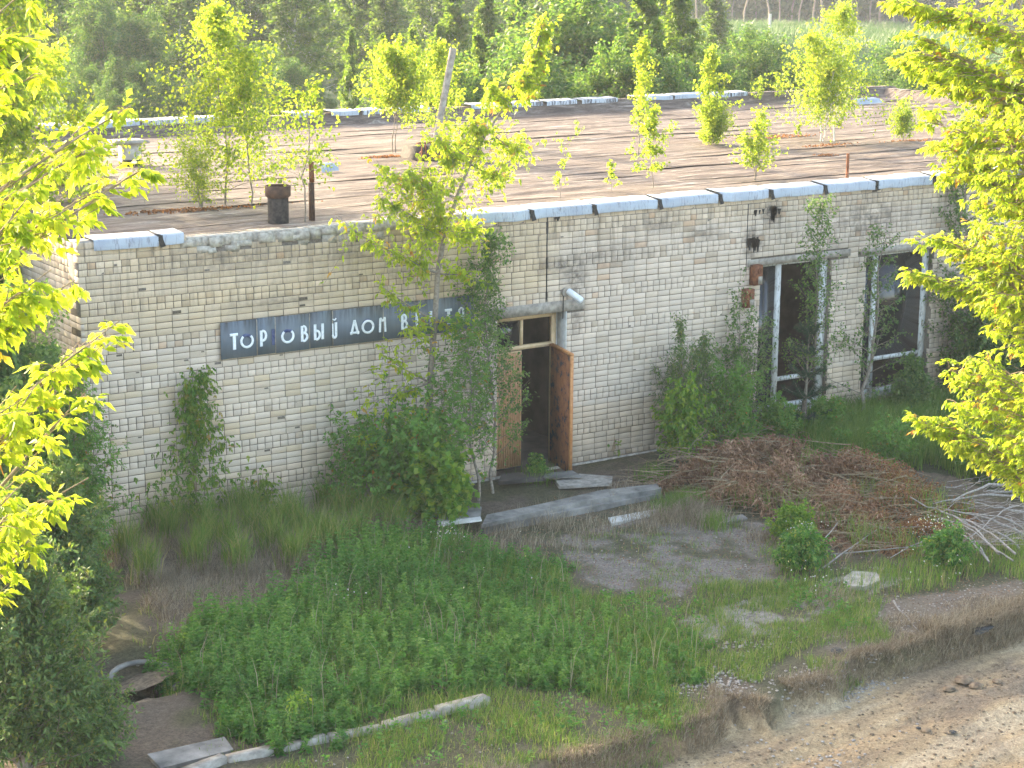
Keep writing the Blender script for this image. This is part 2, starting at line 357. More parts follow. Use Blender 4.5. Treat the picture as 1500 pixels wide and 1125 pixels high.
def blend(c, col, k): k = np.clip(k, 0, 1)[:, None]; return c*(1-k)+np.array(col)*k
POLY = dict(
    weed=poly([(385, 905), (470, 830), (560, 785), (690, 800), (800, 850), (900, 890), (1000, 925), (1015, 990), (960, 1020), (760, 1005), (640, 1030), (560, 1060), (430, 1095), (370, 1070), (300, 1045), (245, 990), (260, 950), (350, 900)]),
    grass=poly([(730, 840), (960, 880), (1100, 845), (1290, 880), (1290, 940), (1120, 1000), (1050, 960), (1040, 1020), (1060, 1040), (850, 1110), (700, 1140), (300, 1140), (560, 1060), (760, 1010), (900, 960)]),
    sedge=poly([(165, 780), (330, 745), (500, 715), (570, 770), (560, 815), (440, 830), (330, 850), (230, 860), (190, 830)]),
    right=poly([(1060, 640), (1240, 600), (1500, 560), (1700, 600), (1560, 760), (1400, 700), (1250, 672), (1120, 650)]),
    rgrass=poly([(1270, 860), (1330, 800), (1440, 810), (1600, 790), (1600, 860), (1420, 850), (1300, 880)]),
    dirt=poly([(800, 790), (960, 750), (1130, 770), (1150, 850), (1080, 860), (960, 880), (860, 850)]),
    gravel=poly([(990, 910), (1080, 880), (1150, 865), (1300, 830), (1330, 850), (1200, 900), (1130, 930), (1040, 935)]),
    thatch=poly([(220, 850), (560, 800), (580, 830), (380, 890), (240, 930)]),
    front=poly([(620, 770), (960, 720), (1000, 760), (900, 800), (640, 830)]),
    mid=poly([(1120, 800), (1300, 790), (1300, 860), (1150, 880)]),
    right_edge=poly([(1180, 940), (1300, 880), (1500, 850), (1500, 905), (1240, 965)]))
c = np.tile(np.array([.17, .135, .10]), (len(xx), 1))
c = blend(c, (.09, .10, .04), sstep(.35, .6, n1)*.7)
c = blend(c, (.12, .115, .06), inside(PP, POLY['grass'])*.6)
c = blend(c, (.26, .23, .20), inside(PP, POLY['dirt'])*sstep(.3, .6, n2))
c = blend(c, (.24, .20, .16), inside(PP, POLY['thatch'])*.8)
c = blend(c, (.42, .38, .33), inside(PP, POLY['gravel'])*sstep(.4, .55, n2)*.9)
c = blend(c, (.10, .10, .05), inside(PP, POLY['weed'])*.7)
c = blend(c, (.06, .075, .03), inside(PP, POLY['right'])*.9)
c = blend(c, (.22, .18, .14), inside(PP, POLY['right_edge'])*.8)
road = sstep(0, .2, bb-yy)*(yy > -16)
rs = fnoise(xx*.35+yy*.15, yy*2.5-xx*.4, 1.4, 21)
c = blend(c, (.46, .35, .205), road)
c = blend(c, (.30, .205, .115), np.exp(-((bb-yy-.1)/.12)**2)*.8*(xx < 4.2))
c = blend(c, (.56, .46, .31), road*sstep(.5, .68, rs)*.8)
c = blend(c, (.19, .15, .11), road*sstep(.5, .3, rs)*.55)
c = blend(c, (.20, .165, .125), road*sstep(.45, .65, fnoise(xx, yy, 1.1, 31))*sstep(5.2, 7.5, xx-.0*yy)*.85)
far = sstep(18, 40, np.hypot(xx-15, np.maximum(yy, 0)))*(yy > 10)
c = blend(c, (.085, .125, .045), far)
gmb = MB(); nx, ny = len(gx), len(gy); ii = np.arange(nx-1)[:, None]*ny+np.arange(ny-1)[None]
gmb.add(np.stack([xx, yy, GZ.ravel()], 1), np.stack([ii, ii+ny, ii+ny+1, ii+1], -1).reshape(-1, 4), c)
g = gmb.build('ground', 'ground', attr='gc'); g['kind'] = 'structure'; smooth(g)

# ------------------------------------------------------------------ building
BL = thing('shop_building', 'abandoned single storey pale brick shop with flat overgrown roof', 'building', (-.12, 0, 0))
XR, YB = 30.3, 15.3
OPEN = [(7.0, 8.4, -.1, 2.66), (12.62, 14.34, .32, 3.06), (15.2, 16.95, .32, 3.03), (19.2, 20.9, .32, 3.03), (23.2, 24.9, .32, 3.03)]
def wallcore(mb, a0, a1, b0, b1, ops, along_x=True, y0=.009, y1=.38):
    xs = sorted({a0, a1, *[o[0] for o in ops], *[o[1] for o in ops]}); zs = sorted({b0, b1, *[o[2] for o in ops if o[2] > b0], *[o[3] for o in ops]})
    for i in range(len(xs)-1):
        for j in range(len(zs)-1):
            cx, cz = (xs[i]+xs[i+1])/2, (zs[j]+zs[j+1])/2
            if any(o[0] < cx < o[1] and o[2] < cz < o[3] for o in ops): continue
            mb.box(xs[i], xs[i+1], y0, y1, zs[j], zs[j+1])
mb = MB(); wallcore(mb, -.105, XR, -.4, 4.28, OPEN)
fw = mb.build('front_wall', 'mortar', BL)
ZT = 4.2; CH = .098
def bcol(x, z, rg):
    n = fnoise(np.array([x]), np.array([z]), .8, 40)[0]; up = float(sstep(2.6, 3.3, z)*(1-sstep(7.6, 8.4, x)))*.8+float(sstep(3.7, 4.1, z)*(x > 8))*.5
    base = np.array([.655, .54, .435]); yel = np.array([.62, .48, .32])
    k = min(1, max(0, up*1.15*(.5+n)+rg.normal(0, .08))); c = base*(1-k)+yel*k
    c = c*(1+rg.normal(0, .05)); r = rg.random()
    if r < .05: c = c*np.array([.78, .76, .72])
    elif r < .09: c = c*1.12
    elif r < .12 and z > 2.8: c = c*np.array([.9, .78, .68])
    if z < .9: c = c*np.array([1.0, .95, .88])
    return np.clip(c, 0, .85)
def bricks_row(k, x0, x1, phase):
    hd = (k % 6) in (0, 1); p = .13 if hd else .26; off = phase+(.03 if hd else 0)
    s = math.floor((x0-off)/p)*p+off; out = []
    while s < x1:
        a, b_ = max(s+.0056, x0), min(s+p-.0056, x1-.002)
        if b_-a > .03: out.append((a, b_))
        s += p
    return out
brl = []
for k in range(-3, 46):
    zt = ZT-k*CH-.0045; zb = zt-CH+.0095
    segs = [(-.105, 7.965, 0.), (7.985, XR, .65*.26)]
    for (xa, xb, ph) in segs:
        for (a, b_) in bricks_row(k, xa, xb, ph):
            zc = (zt+zb)/2; parts = [(a, b_)]
            for o in OPEN:
                if o[2] < zc < o[3]:
                    parts = [q for p_ in parts for q in ((p_[0], min(p_[1], o[0])), (max(p_[0], o[1]), p_[1])) if q[1]-q[0] > .02]
            for q in parts:
                if any(l0-.01 < (q[0]+q[1])/2 < l1+.01 and lz0 < zc < lz1 for l0, l1, lz0, lz1 in [(6.85, 8.75, 2.66, 2.86), (12.3, 14.78, 3.06, 3.2), (15.05, 17.3, 3.03, 3.17)]): continue
                # top rows: broken away where the coping is gone
                if k <= -1:
                    lim = -2 if q[0] < 1.45 else (-1)
                    if k < lim and not (q[0] < 1.45 and k == -3): continue
                    if 1.45 < q[0] < 6.4:
                        miss = [(1.75, 2.55), (3.05, 3.75), (5.7, 6.2)]
                        if any(m0 < q[0] < m1 for m0, m1 in miss): continue
                    if k == -3 and q[0] > 1.4: continue
                    if q[0] > 6.4 and k < -1: continue
                if rng.random() < .0004: continue
                brl.append((k, q[0], q[1], zb, zt))
        brl += []
# extra two courses on the broken stretch
def brick_prism(mb, a, b_, zb, zt, y0, col, rg, ax='x', chip=.0):
    j = rg.uniform(-.0025, .0025, 8); pr = rg.uniform(-.003, .003)
    f = np.array([(a+j[0], zb+j[1]), (b_+j[2], zb+j[3]), (b_+j[4], zt+j[5]), (a+j[6], zt+j[7])]); e = .005
    cen = f.mean(0); e = .003; fi = cen+(f-cen)*np.array([1-2*e/(b_-a), 1-2*e/(zt-zb)])
    A = np.column_stack([fi[:, 0], np.full(4, y0+pr), fi[:, 1]]); B = np.column_stack([f[:, 0], np.full(4, y0+pr+.003), f[:, 1]]); C_ = B.copy(); C_[:, 1] = y0+.05
    V = np.vstack([A, B, C_])
    if chip and rg.random() < chip: i = rg.integers(0, 4); V[i, 1] += .012; V[i, [0, 2]] += (cen-V[i, [0, 2]])*.2
    if ax == 'y': V = np.column_stack([V[:, 1]-.105, V[:, 0], V[:, 2]])
    F = [(0, 1, 2, 3)]+[(i+4, (i+1) % 4+4, (i+1) % 4, i) for i in range(4)]+[(i+8, (i+1) % 4+8, (i+1) % 4+4, i+4) for i in range(4)]
    mb.add(V, F, np.tile(col, (12, 1)))
rg = np.random.default_rng(5)
def dcam(a, z): return math.dist((a, 0, z), CAM)
cand = sorted([i for i, q in enumerate(brl) if q[2]-q[1] > .24 and .2 < q[1] < 7.2 and .7 < q[3] < 4.0 and not (2.0 < q[1] < 6.6 and 2.5 < q[3] < 3.2)], key=lambda i: dcam(brl[i][1], brl[i][3]))
single = set(cand[:300])
variants = []
for i in range(24):
    vb = MB(); zz = (.9+i % 4) if i < 12 else 3.6; brick_prism(vb, 0, .2504, 0, .0885, 0, bcol(3+i*.1, zz, rg), rg, chip=.04); variants.append(vb.build('brick', 'brick', attr='bc', data_only=True))
bm = MB()
for i, (k, a, b_, zb, zt) in enumerate(brl):
    if i in single:
        me = variants[rg.integers(0, 12) if zb < 3.0 else rg.integers(12, 24)]
        o = bpy.data.objects.new('brick', me); COL.objects.link(o); o.parent = fw; o.location = (a+.12, rg.uniform(-.002, .002), zb)
    else:
        brick_prism(bm, a, b_, zb, zt, 0, bcol(a, zb, rg), rg, chip=.05 if k < 1 else .015)
o = bm.build('brick', 'brick', fw, attr='bc', kind='stuff')
# left side wall, rear wall, right wall
mb = MB(); mb.box(-.105+.009, .28, .38, YB, -.4, 4.5); sw = mb.build('side_wall', 'mortar', BL)
bm = MB()
for k in range(-3, 46):
    zt = ZT-k*CH-.0045; zb = zt-CH+.0095
    for (a, b_) in bricks_row(k, -.0+.001, YB, .12+(0 if (k % 6) in (0, 1) else .06)):
        brick_prism(bm, a, b_, zb, zt, 0, bcol(9, zb, rg)*.92, rg, ax='y')
bm.build('brick', 'brick', sw, attr='bc', kind='stuff')
mb = MB(); mb.box(-.1, .28, .02, .38, 4.28, 4.5); mb.box(.28, XR, YB-.35, YB, -.4, 4.62); mb.box(XR-.35, XR, .38, YB-.35, -.4, 4.6); mb.build('rear_wall', 'concrete', BL)
# interior
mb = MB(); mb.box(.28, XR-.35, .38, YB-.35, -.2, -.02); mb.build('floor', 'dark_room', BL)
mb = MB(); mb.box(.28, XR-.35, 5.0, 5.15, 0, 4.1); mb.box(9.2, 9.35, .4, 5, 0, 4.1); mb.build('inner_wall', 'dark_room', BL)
# lintels, sills, plinth
for (x0, x1, z0, z1) in [(6.85, 8.75, 2.665, 2.855), (12.3, 14.78, 3.065, 3.195), (15.05, 17.3, 3.035, 3.165), (19.0, 21.1, 3.035, 3.165)]:
    mb = MB(); mb.box(x0, x1, -.006, .3, z0, z1, j=.004); mb.build('lintel', 'concrete', BL)
mb = MB(); mb.box(-.14, XR+.03, -.03, .012, -.4, -.02, j=.003); mb.build('plinth', 'mortar_lump', BL)
# roof slab and felt strips
def roofz(x, y): return 4.40+.035*(fnoise(x, y, .25, 50)-.5)*2-.02*np.sin(np.clip(y/YB, 0, 1)*math.pi)
mb = MB(); mb.box(.29, XR-.36, .3, YB-.36, 4.12, 4.30); rf = mb.build('roof', 'concrete', BL)
ns = 15; yw = YB/ns; _j = rng.uniform(-.22, .22, 20)
for s in range(ns):
    y0, y1 = s*yw-.05+(.33 if s == 0 else _j[s]), min((s+1)*yw+.03+_j[s+1], YB-.3)
    xs = np.arange(.02, XR-.3, .11); ys = np.linspace(y0, y1, 15); X, Y = np.meshgrid(xs, ys, indexing='ij')
    t = (Y-y0)/(y1-y0); wr = fnoise(X*.35, Y*3.4, 1.6, 60+s)
    Z = roofz(X, Y)+.02*(wr-.5)*2+.011*np.sin((Y*8+9*fnoise(X, Y, .35, 70)))*sstep(.35, .65, fnoise(X, Y, .5, 71))+.003*(1-t)**4+.014*(fnoise(X, Y, 4, 75)-.5)
    Z -= .004*t; n_, m_ = X.shape; ii = np.arange(n_-1)[:, None]*m_+np.arange(m_-1)[None]
    mb = MB(); mb.add(np.stack([X.ravel(), Y.ravel(), Z.ravel()], 1), np.stack([ii, ii+m_, ii+m_+1, ii+1], -1).reshape(-1, 4)); smooth(mb.build('felt_strip', 'felt', rf))
# screed lip along the front edge
mb = MB(); xs = np.arange(-.1, XR, .12); 
for a in xs:
    h = .02*(vnoise(a, 0, 3, 3)-.5); mb.box(a, a+.121, .01+.03*vnoise(a, 1, 4, 9), .36, 4.285, 4.425+h)
mb.build('screed_edge', 'mortar_lump', BL)
mb = MB()
for i in range(34):      # broken mortar and half bricks on the bare top of the wall
    a = rng.uniform(1.5, 6.4); k = fnoise(a, 0, .9, 4); z = 4.29 if rng.random() < .6 else 4.2
    s_ = rng.uniform(.06, .16); mb = MB(); mb.box(a, a+s_*1.6, -.03*rng.random(), .1, z-.02, z+rng.uniform(.05, .13), j=.016); mb.build('mortar_lump', 'mortar_lump', BL)
mb = MB()
for (a, b_, z0, z1) in [(1.46, 1.72, 4.30, 4.40), (1.72, 1.98, 4.2, 4.29), (2.35, 2.62, 4.24, 4.33), (2.75, 3.0, 4.28, 4.36), (3.8, 4.05, 4.31, 4.4), (4.1, 4.35, 4.3, 4.39), (4.6, 5.1, 4.30, 4.395), (5.15, 5.4, 4.3, 4.385), (5.4, 5.65, 4.3, 4.38)]:
    mb = MB(); mb.box(a, b_-.01, -.012, .12, z0, z1, j=.007); mb.build('loose_brick', 'mortar_lump', BL)
# copings
def coping(mb, x0, x1, yf=-.06, yb=.34, zb=4.285, zt=4.44, rise=.03):
    n = max(2, int((x1-x0)/.25)); X = np.linspace(x0, x1, n+1); d = .011*rng.normal(0, 1, n+1)
    prof = [(yf, zb), (yf, zt-.012), (yf+.015, zt), (yb, zt+rise), (yb, zt+rise-.05)]
    V = np.array([[(x, py+dd, pz+dd*.6) for py, pz in prof] for x, dd in zip(X, d)]).reshape(-1, 3); k = len(prof)
    ii = np.arange(n)[:, None]*k+np.arange(k-1)[None]; mb.add(V, np.stack([ii, ii+k, ii+k+1, ii+1], -1).reshape(-1, 4))
    V2 = V.copy(); V2[:, 1] += .004; V2[:, 2] -= .004; mb.add(V2, np.stack([ii, ii+1, ii+k+1, ii+k], -1).reshape(-1, 4))
def px_x(px, z=4.42): 
    lo, hi = -2., 40.
    for _ in range(40):
        mid = (lo+hi)/2; d = np.array([mid, -.06, z])-CAM; x = 750+FPX*(d@RR)/(d@F_)
        lo, hi = (mid, hi) if x < px else (lo, mid)
    return lo
segs = [(138, 232, 4.37), (235, 270, 4.375), (683, 777, 4.275), (780, 868, 4.28), (872, 963, 4.28), (968, 1052, 4.28), (1057, 1127, 4.28), (1132, 1206, 4.28), (1211, 1282, 4.28), (1287, 1366, 4.28), (1371, 1450, 4.28)]
tar = MB(); prev = None
for (a, b_, zb) in segs:
    mb = MB(); x0, x1 = px_x(a), px_x(b_); coping(mb, x0, x1, zb=zb, zt=zb+.15, rise=.02 if zb > 4.3 else .035); mb.build('coping', 'zinc', BL)
    if prev and abs(a-prev[1]) < 8:
        xm = (px_x(prev[1])+x0)/2; zt = zb+.15; tar = MB()
        V = [(xm-.05, -.066, zt-.02), (xm+.05, -.068, zt), (xm+.06, -.07, zt-.07), (xm+.1, -.066, zb-.02), (xm+.01, -.07, zb-.035), (xm-.01, -.07, zt-.09)]
        tar.add(V, [(0, 1, 2), (0, 2, 5), (5, 2, 4), (4, 2, 3)]); tar.box(xm-.03, xm+.03, -.064, .33, zt-.015, zt+.004); tar.build('tar_joint', 'black_tar', BL)
    prev = (a, b_)
xe = px_x(1450); i = 0
while xe+1.25 < XR:
    mb = MB(); coping(mb, xe+.04, xe+1.25, zb=4.28, zt=4.43, rise=.035); mb.build('coping', 'zinc', BL); xe += 1.28
# drips of tar on the wall
mb = MB()
def splat(x, z, w_, h_, n=14):
    for i in range(n):
        a = x+rng.normal(0, w_*.33); l = h_*rng.uniform(.3, 1); t_ = z-rng.uniform(0, h_*.25); ww = rng.uniform(.012, .05)
        mb.add([(a-ww, -.009, t_), (a+ww, -.009, t_), (a+ww*.3, -.009, t_-l), (a-ww*.2, -.009, t_-l)], [(0, 1, 2, 3)])
splat(12.88, 4.13, .2, .28, 22); splat(12.5, 4.1, .2, .12, 5); splat(12.42, 3.6, .2, .24, 18); splat(8.15, 4.3, .06, .2, 3)
for x_, z_, l_ in [(12.78, 3.9, .75), (12.8, 3.95, .3), (13.03, 3.95, .45), (13.0, 4., .25), (12.72, 4.1, .2), (12.45, 3.9, .35)]: mb.add([(x_-.006, -.009, z_), (x_+.006, -.009, z_), (x_+.002, -.009, z_-l_)], [(0, 1, 2)])
mb.build('tar_stain', 'black_tar', BL, kind='stuff')
mb = MB(); mb.box(7.964, 7.984, -.002, .01, 2.9, 4.28); mb.box(12.27, 12.285, -.003, .01, 3.0, 4.2); mb.build('expansion_joint', 'black_tar', BL)
# rear parapet with zinc pieces
mb = MB()
xs = np.arange(-.1, XR, .5)
for a in xs: mb.box(a, a+.51, YB-.36, YB-.0, 4.3, 4.64+.02*vnoise(a, 0, 1, 2)); mb.add([(a, YB-.75, 4.39), (a+.51, YB-.75, 4.39), (a+.51, YB-.355, 4.64), (a, YB-.355, 4.64)], [(0, 1, 2, 3)])
for a in np.arange(.4, YB, .5): mb.box(XR-.36, XR, a, a+.51, 4.3, 4.60+.03*vnoise(a, 0, 1, 7)); mb.add([(XR-.8, a, 4.39), (XR-.8, a+.51, 4.39), (XR-.355, a+.51, 4.6), (XR-.355, a, 4.6)], [(0, 3, 2, 1)])
mb.box(-.1, .2, .4, YB-.36, 4.3, 4.52)
mb.build('parapet', 'felt', BL)
xr = lambda px: float(np.interp(px, [145, 176, 405, 714, 1112], [-1.5, .2, 7.9, 17.2, 27.5])) if False else None
def back_x(px):
    lo, hi = -8., 40.
    for _ in range(40):
        mid = (lo+hi)/2; d = np.array([mid, YB-.4, 4.7])-CAM; x = 750+FPX*(d@RR)/(d@F_)
        lo, hi = (mid, hi) if x < px else (lo, mid)
    return lo
for (a, b_, mt) in [(60, 140, 'zinc'), (140, 205, 'zinc'), (208, 275, 'zinc_dripped'), (278, 325, 'zinc'), (425, 470, 'zinc_dripped'), (485, 525, 'zinc'), (530, 560, 'zinc_dripped'), (575, 630, 'zinc'), (690, 745, 'zinc'), (750, 795, 'zinc_dripped'), (800, 845, 'zinc_dripped'), (852, 905, 'zinc_dripped'), (932, 985, 'zinc'), (988, 1005, 'zinc'), (1004, 1048, 'zinc'), (1052, 1095, 'zinc_dripped')]:
    mb = MB(); coping(mb, back_x(a), back_x(b_), yf=YB-.42, yb=YB+.03, zb=4.56, zt=4.70, rise=.02); mb.build('coping', mt, BL)
# door frame and leaves
FY = .24
mb = MB()
for (x0, x1, z0, z1) in [(7.02, 7.1, 0, 2.62), (8.26, 8.34, 0, 2.62), (7.1, 8.26, 2.55, 2.62), (7.1, 8.26, 2.04, 2.11), (7.62, 7.67, 2.11, 2.55)]: mb.box(x0, x1, FY, FY+.08, z0, z1)
df = mb.build('door_frame', 'cream_paint', BL)
mb = MB(); mb.box(7.1, 7.62, FY+.03, FY+.036, 2.11, 2.55); mb.build('pane', 'dusty_glass', df)
mb = MB(); mb.box(8.375, 8.395, .002, .3, 0, 2.66); mb.box(8.34, 8.375, FY+.01, FY+.09, 0, 2.66); mb.build('door_reveal', 'pale_concrete', BL)
mb = MB(); mb.box(7.1, 7.66, FY+.02, FY+.045, .02, 2.02); dl = mb.build('door', 'cream_paint', BL)
for i in range(12):
    mb = MB(); a = 7.105+i*.046; mb.box(a, a+.030, FY-.004, FY+.018, .03, 2.0, j=.001); mb.build('slat', 'slat_paint', dl)
hx, hy = 8.25, FY-.01; ex, ey = 8.06, -.62
mb = MB(); dv = np.array([ex-hx, ey-hy]); L_ = np.linalg.norm(dv); dv /= L_; nn = np.array([-dv[1], dv[0]])
def slab2(mb, p, q, t, z0, z1):
    p, q = np.array(p), np.array(q); d = (q-p)/np.linalg.norm(q-p); nrm = np.array([-d[1], d[0]])*t/2
    V = [(*(a+s_*nrm), z) for a in (p, q) for s_ in (-1, 1) for z in (z0, z1)]; mb.add(V, [(0, 1, 3, 2), (4, 6, 7, 5), (0, 4, 5, 1), (2, 3, 7, 6), (0, 2, 6, 4), (1, 5, 7, 3)])
slab2(mb, (hx, hy), (ex, ey), .035, .03, 2.03); dr = mb.build('door', 'flaked_orange', BL); dr['label'] = 'flaked orange door leaf standing open'
mb = MB(); e2 = np.array([ex, ey]); slab2(mb, e2+dv*.002, e2+dv*.03, .06, .03, 2.05); mb.build('edge_board', 'orange_paint', dr)
mb = MB(); slab2(mb, (hx, hy), e2+dv*.03, .07, 2.052, 2.085); mb.build('top_rail', 'orange_paint', dr)
mb = MB(); q = e2-dv*.06; mb.tube([(q[0]-.05, q[1]-.02, 1.0), (q[0]-.09, q[1], 1.0), (q[0]-.09, q[1], 1.12)], .01, 6, True); mb.build('handle', 'dark_rust', dr)
# windows
def window(x0, x1, z0, z1, mx, label=None, tz=.86, glass=True):
    y = .13
    mb = MB(); mb.box(x0+.005, x0+.06, y, y+.08, z0, z1); mb.box(mx-.055, mx+.055, y-.01, y+.09, z0, z1); mb.box(x1-.14, x1-.005, y-.01, y+.08, z0, z1)
    mb.box(x0+.06, x1-.14, y+.002, y+.07, z1-.05, z1); mb.box(x0+.06, x1-.14, y+.002, y+.09, z0, z0+.08)
    f = mb.build('window', 'flaked_white', BL)
    mb = MB(); mb.box(mx+.056, x1-.141, y+.0, y+.06, tz, tz+.075); mb.build('transom_bar', 'flaked_white', f)
    mb = MB(); mb.box(x0+.061, mx-.056, y+.03, y+.036, z0+.081, z1-.051); mb.build('pane', 'dusty_glass', f)
    if glass: mb = MB(); mb.box(mx+.057, x1-.142, y+.03, y+.036, tz+.076, z1-.051); mb.build('pane', 'dusty_glass', f)
    mb = MB(); mb.box(x0-.04, x1+.04, -.05, .129, z0-.06, z0-.002, j=.004); mb.build('sill', 'pale_concrete', f)
window(12.62, 14.34, .32, 3.06, 13.16, tz=.84, glass=False); window(15.2, 16.95, .32, 3.03, 15.56, tz=.95); window(19.2, 20.9, .32, 3.03, 19.5); window(23.2, 24.9, .32, 3.03, 23.5)

# ------------------------------------------------------------------ sign
SG = thing('shop_sign', 'long weathered blue-grey shop sign with white lettering on the brick wall', 'sign', (2.07, -.03, 2.56))
sx = [322, 375, 402, 452, 486, 560, 625, 694]; X_ = [float(aty(a, 480, -.03)[0]) for a in sx]
sxy = [float(aty(a, 490-(a-322)*.11, -.03)[0]) for a in sx]
for i in range(len(sx)-1):
    mb = MB(); z0, z1 = 2.565, 3.135; dy = .004*(i % 3)
    mb.box(sxy[i]+.004, sxy[i+1]-.004, -.055-dy, -.04-dy, z0+.006*(i % 2), z1-.008*((i+1) % 2), j=.002); mb.build('panel', 'sign_blue', SG)
for a in sxy[1:-2]:
    mb = MB(); mb.box(a-.008, a+.006, -.064, -.0555, 2.57, 3.12); mb.build('cover_strip', 'concrete', SG)
mb = MB(); mb.box(sxy[0]+.02, sxy[-1]-.02, -.038, .0, 2.6, 2.64); mb.box(sxy[0]+.02, sxy[-1]-.02, -.038, .0, 3.05, 3.09); mb.build('batten', 'dark_rust', SG)
LZ = 2.70; LH = .245; SW = .042
def bar(p, q, w_=SW): return ('b', p, q, w_)
def arc(cx, cz, rx, rz, a0, a1, w_=SW): return ('a', cx, cz, rx, rz, a0, a1, w_)
# glyphs in a box of width ~.14 (height 1 unit = LH)
G = {'Т': [bar((0, .93), (.13, .93)), bar((.07, 0), (.07, .9), .05)],
     'О': [arc(.1, .45, .095, .095, 130, 410, .036)],
     'О2': [arc(.1, .45, .095, .095, 0, 360, .036)],
     'Р': [bar((.02, 0), (.02, 1)), arc(.045, .66, .055, .075, -95, 95, .036)],
     'В': [bar((.02, 0), (.02, 1)), arc(.04, .74, .045, .055, -90, 90, .036), arc(.04, .28, .065, .065, -90, 90, .036)],
     'Ы': [bar((.02, 0), (.02, 1)), arc(.04, .3, .06, .07, -90, 90, .036), bar((.15, 0), (.15, 1))],
     'Й': [bar((.02, .2), (.02, .92), .02), bar((.075, .2), (.075, .98)), arc(.048, .2, .03, .05, 180, 360, .036), bar((.02, 1.22), (.05, 1.12), .018), bar((.05, 1.12), (.08, 1.24), .018)],
     'Д': [bar((.02, .05), (.02, .14), .03), bar((0, .16), (.16, .16), .035), bar((.14, .05), (.14, .14), .03), bar((.03, .2), (.08, .98), .036), bar((.13, .2), (.08, .98), .036)],
     'М': [bar((.02, 0), (.03, .9), .036), bar((.03, .92), (.07, .7), .03), bar((.07, .7), (.11, .95), .03), bar((.12, 0), (.11, .95), .03)],
     'Е': [bar((.02, 0), (.02, 1), .036), bar((.02, .93), (.09, .93), .03), bar((.02, .5), (.07, .5), .03), bar((.02, .06), (.09, .06), .03)],
     'Н': [bar((.02, 0), (.02, 1)), bar((.02, .55), (.1, .55), .03), bar((.11, 0), (.11, 1), .03)],
     'А': [bar((.025, 0), (.025, .75), .034), bar((.1, 0), (.1, .75), .034), arc(.062, .75, .037, .055, 0, 180, .034), bar((.03, .42), (.1, .42), .03)]}
def glyph(ch, x, material='white_letter', z=LZ, only=None, y=-.075, name='letter'):
    mb = MB()
    def strip(P, w_, dd):
        P = np.array(P); T = unit(np.gradient(P, axis=0)); N = np.column_stack([-T[:, 1], T[:, 0]])*w_/2
        A, B = P+N, P-N; n = len(P)
        V = np.vstack([np.column_stack([x+q[:, 0], np.full(n, yy_), z+q[:, 1]]) for yy_ in (y-dd, y+.012) for q in (A, B)])
        i = np.arange(n-1); F = np.concatenate([np.stack([i, i+1, n+i+1, n+i], 1), np.stack([i, 2*n+i, 2*n+i+1, i+1], 1), np.stack([n+i, n+i+1, 3*n+i+1, 3*n+i], 1)])
        mb.add(V, F); mb.add(V[[0, n, 3*n, 2*n]], [(0, 1, 2, 3)]); mb.add(V[[n-1, 2*n-1, 4*n-1, 3*n-1]], [(0, 1, 2, 3)])
    for i, g_ in enumerate(G[ch] if only is None else only):
        dd = .0006*i
        if g_[0] == 'b': strip([(g_[1][0], g_[1][1]*LH), (g_[2][0], g_[2][1]*LH)], g_[3], dd)
        else:
            _, cx, cz, rx, rz, a0, a1, w_ = g_; t = np.radians(np.linspace(a0, a1, 16)); strip(np.column_stack([cx+rx*np.cos(t), cz*LH+rz*np.sin(t)]), w_, dd)
    return mb.build(name, material, SG)
def lx(px): return float(aty(px, 495-(px-322)*.12, -.075)[0])
for ch, px in [('Т', 337), ('О', 353), ('Р', 381), ('О', 413), ('В', 441), ('Ы', 460), ('Й', 486), ('Д', 513), ('О2', 531), ('М', 555), ('В', 588), ('Е', 609), ('Н', 630), ('Т', 652), ('А', 671)]:
    glyph(ch, lx(px))
glyph('', lx(353), 'blue_letter', only=[arc(.1, .45, .095, .085, 20, 160, .05)], y=-.068)
glyph('', lx(413), 'blue_letter', only=[arc(.1, .45, .095, .085, 20, 160, .05)], y=-.068)
glyph('', lx(399), 'blue_letter', only=[bar((.02, 0), (.02, 1), .05)], y=-.068)
glyph('', lx(531), 'blue_letter', only=[arc(.1, .5, .1, .1, 60, 160, .025)], y=-.066)
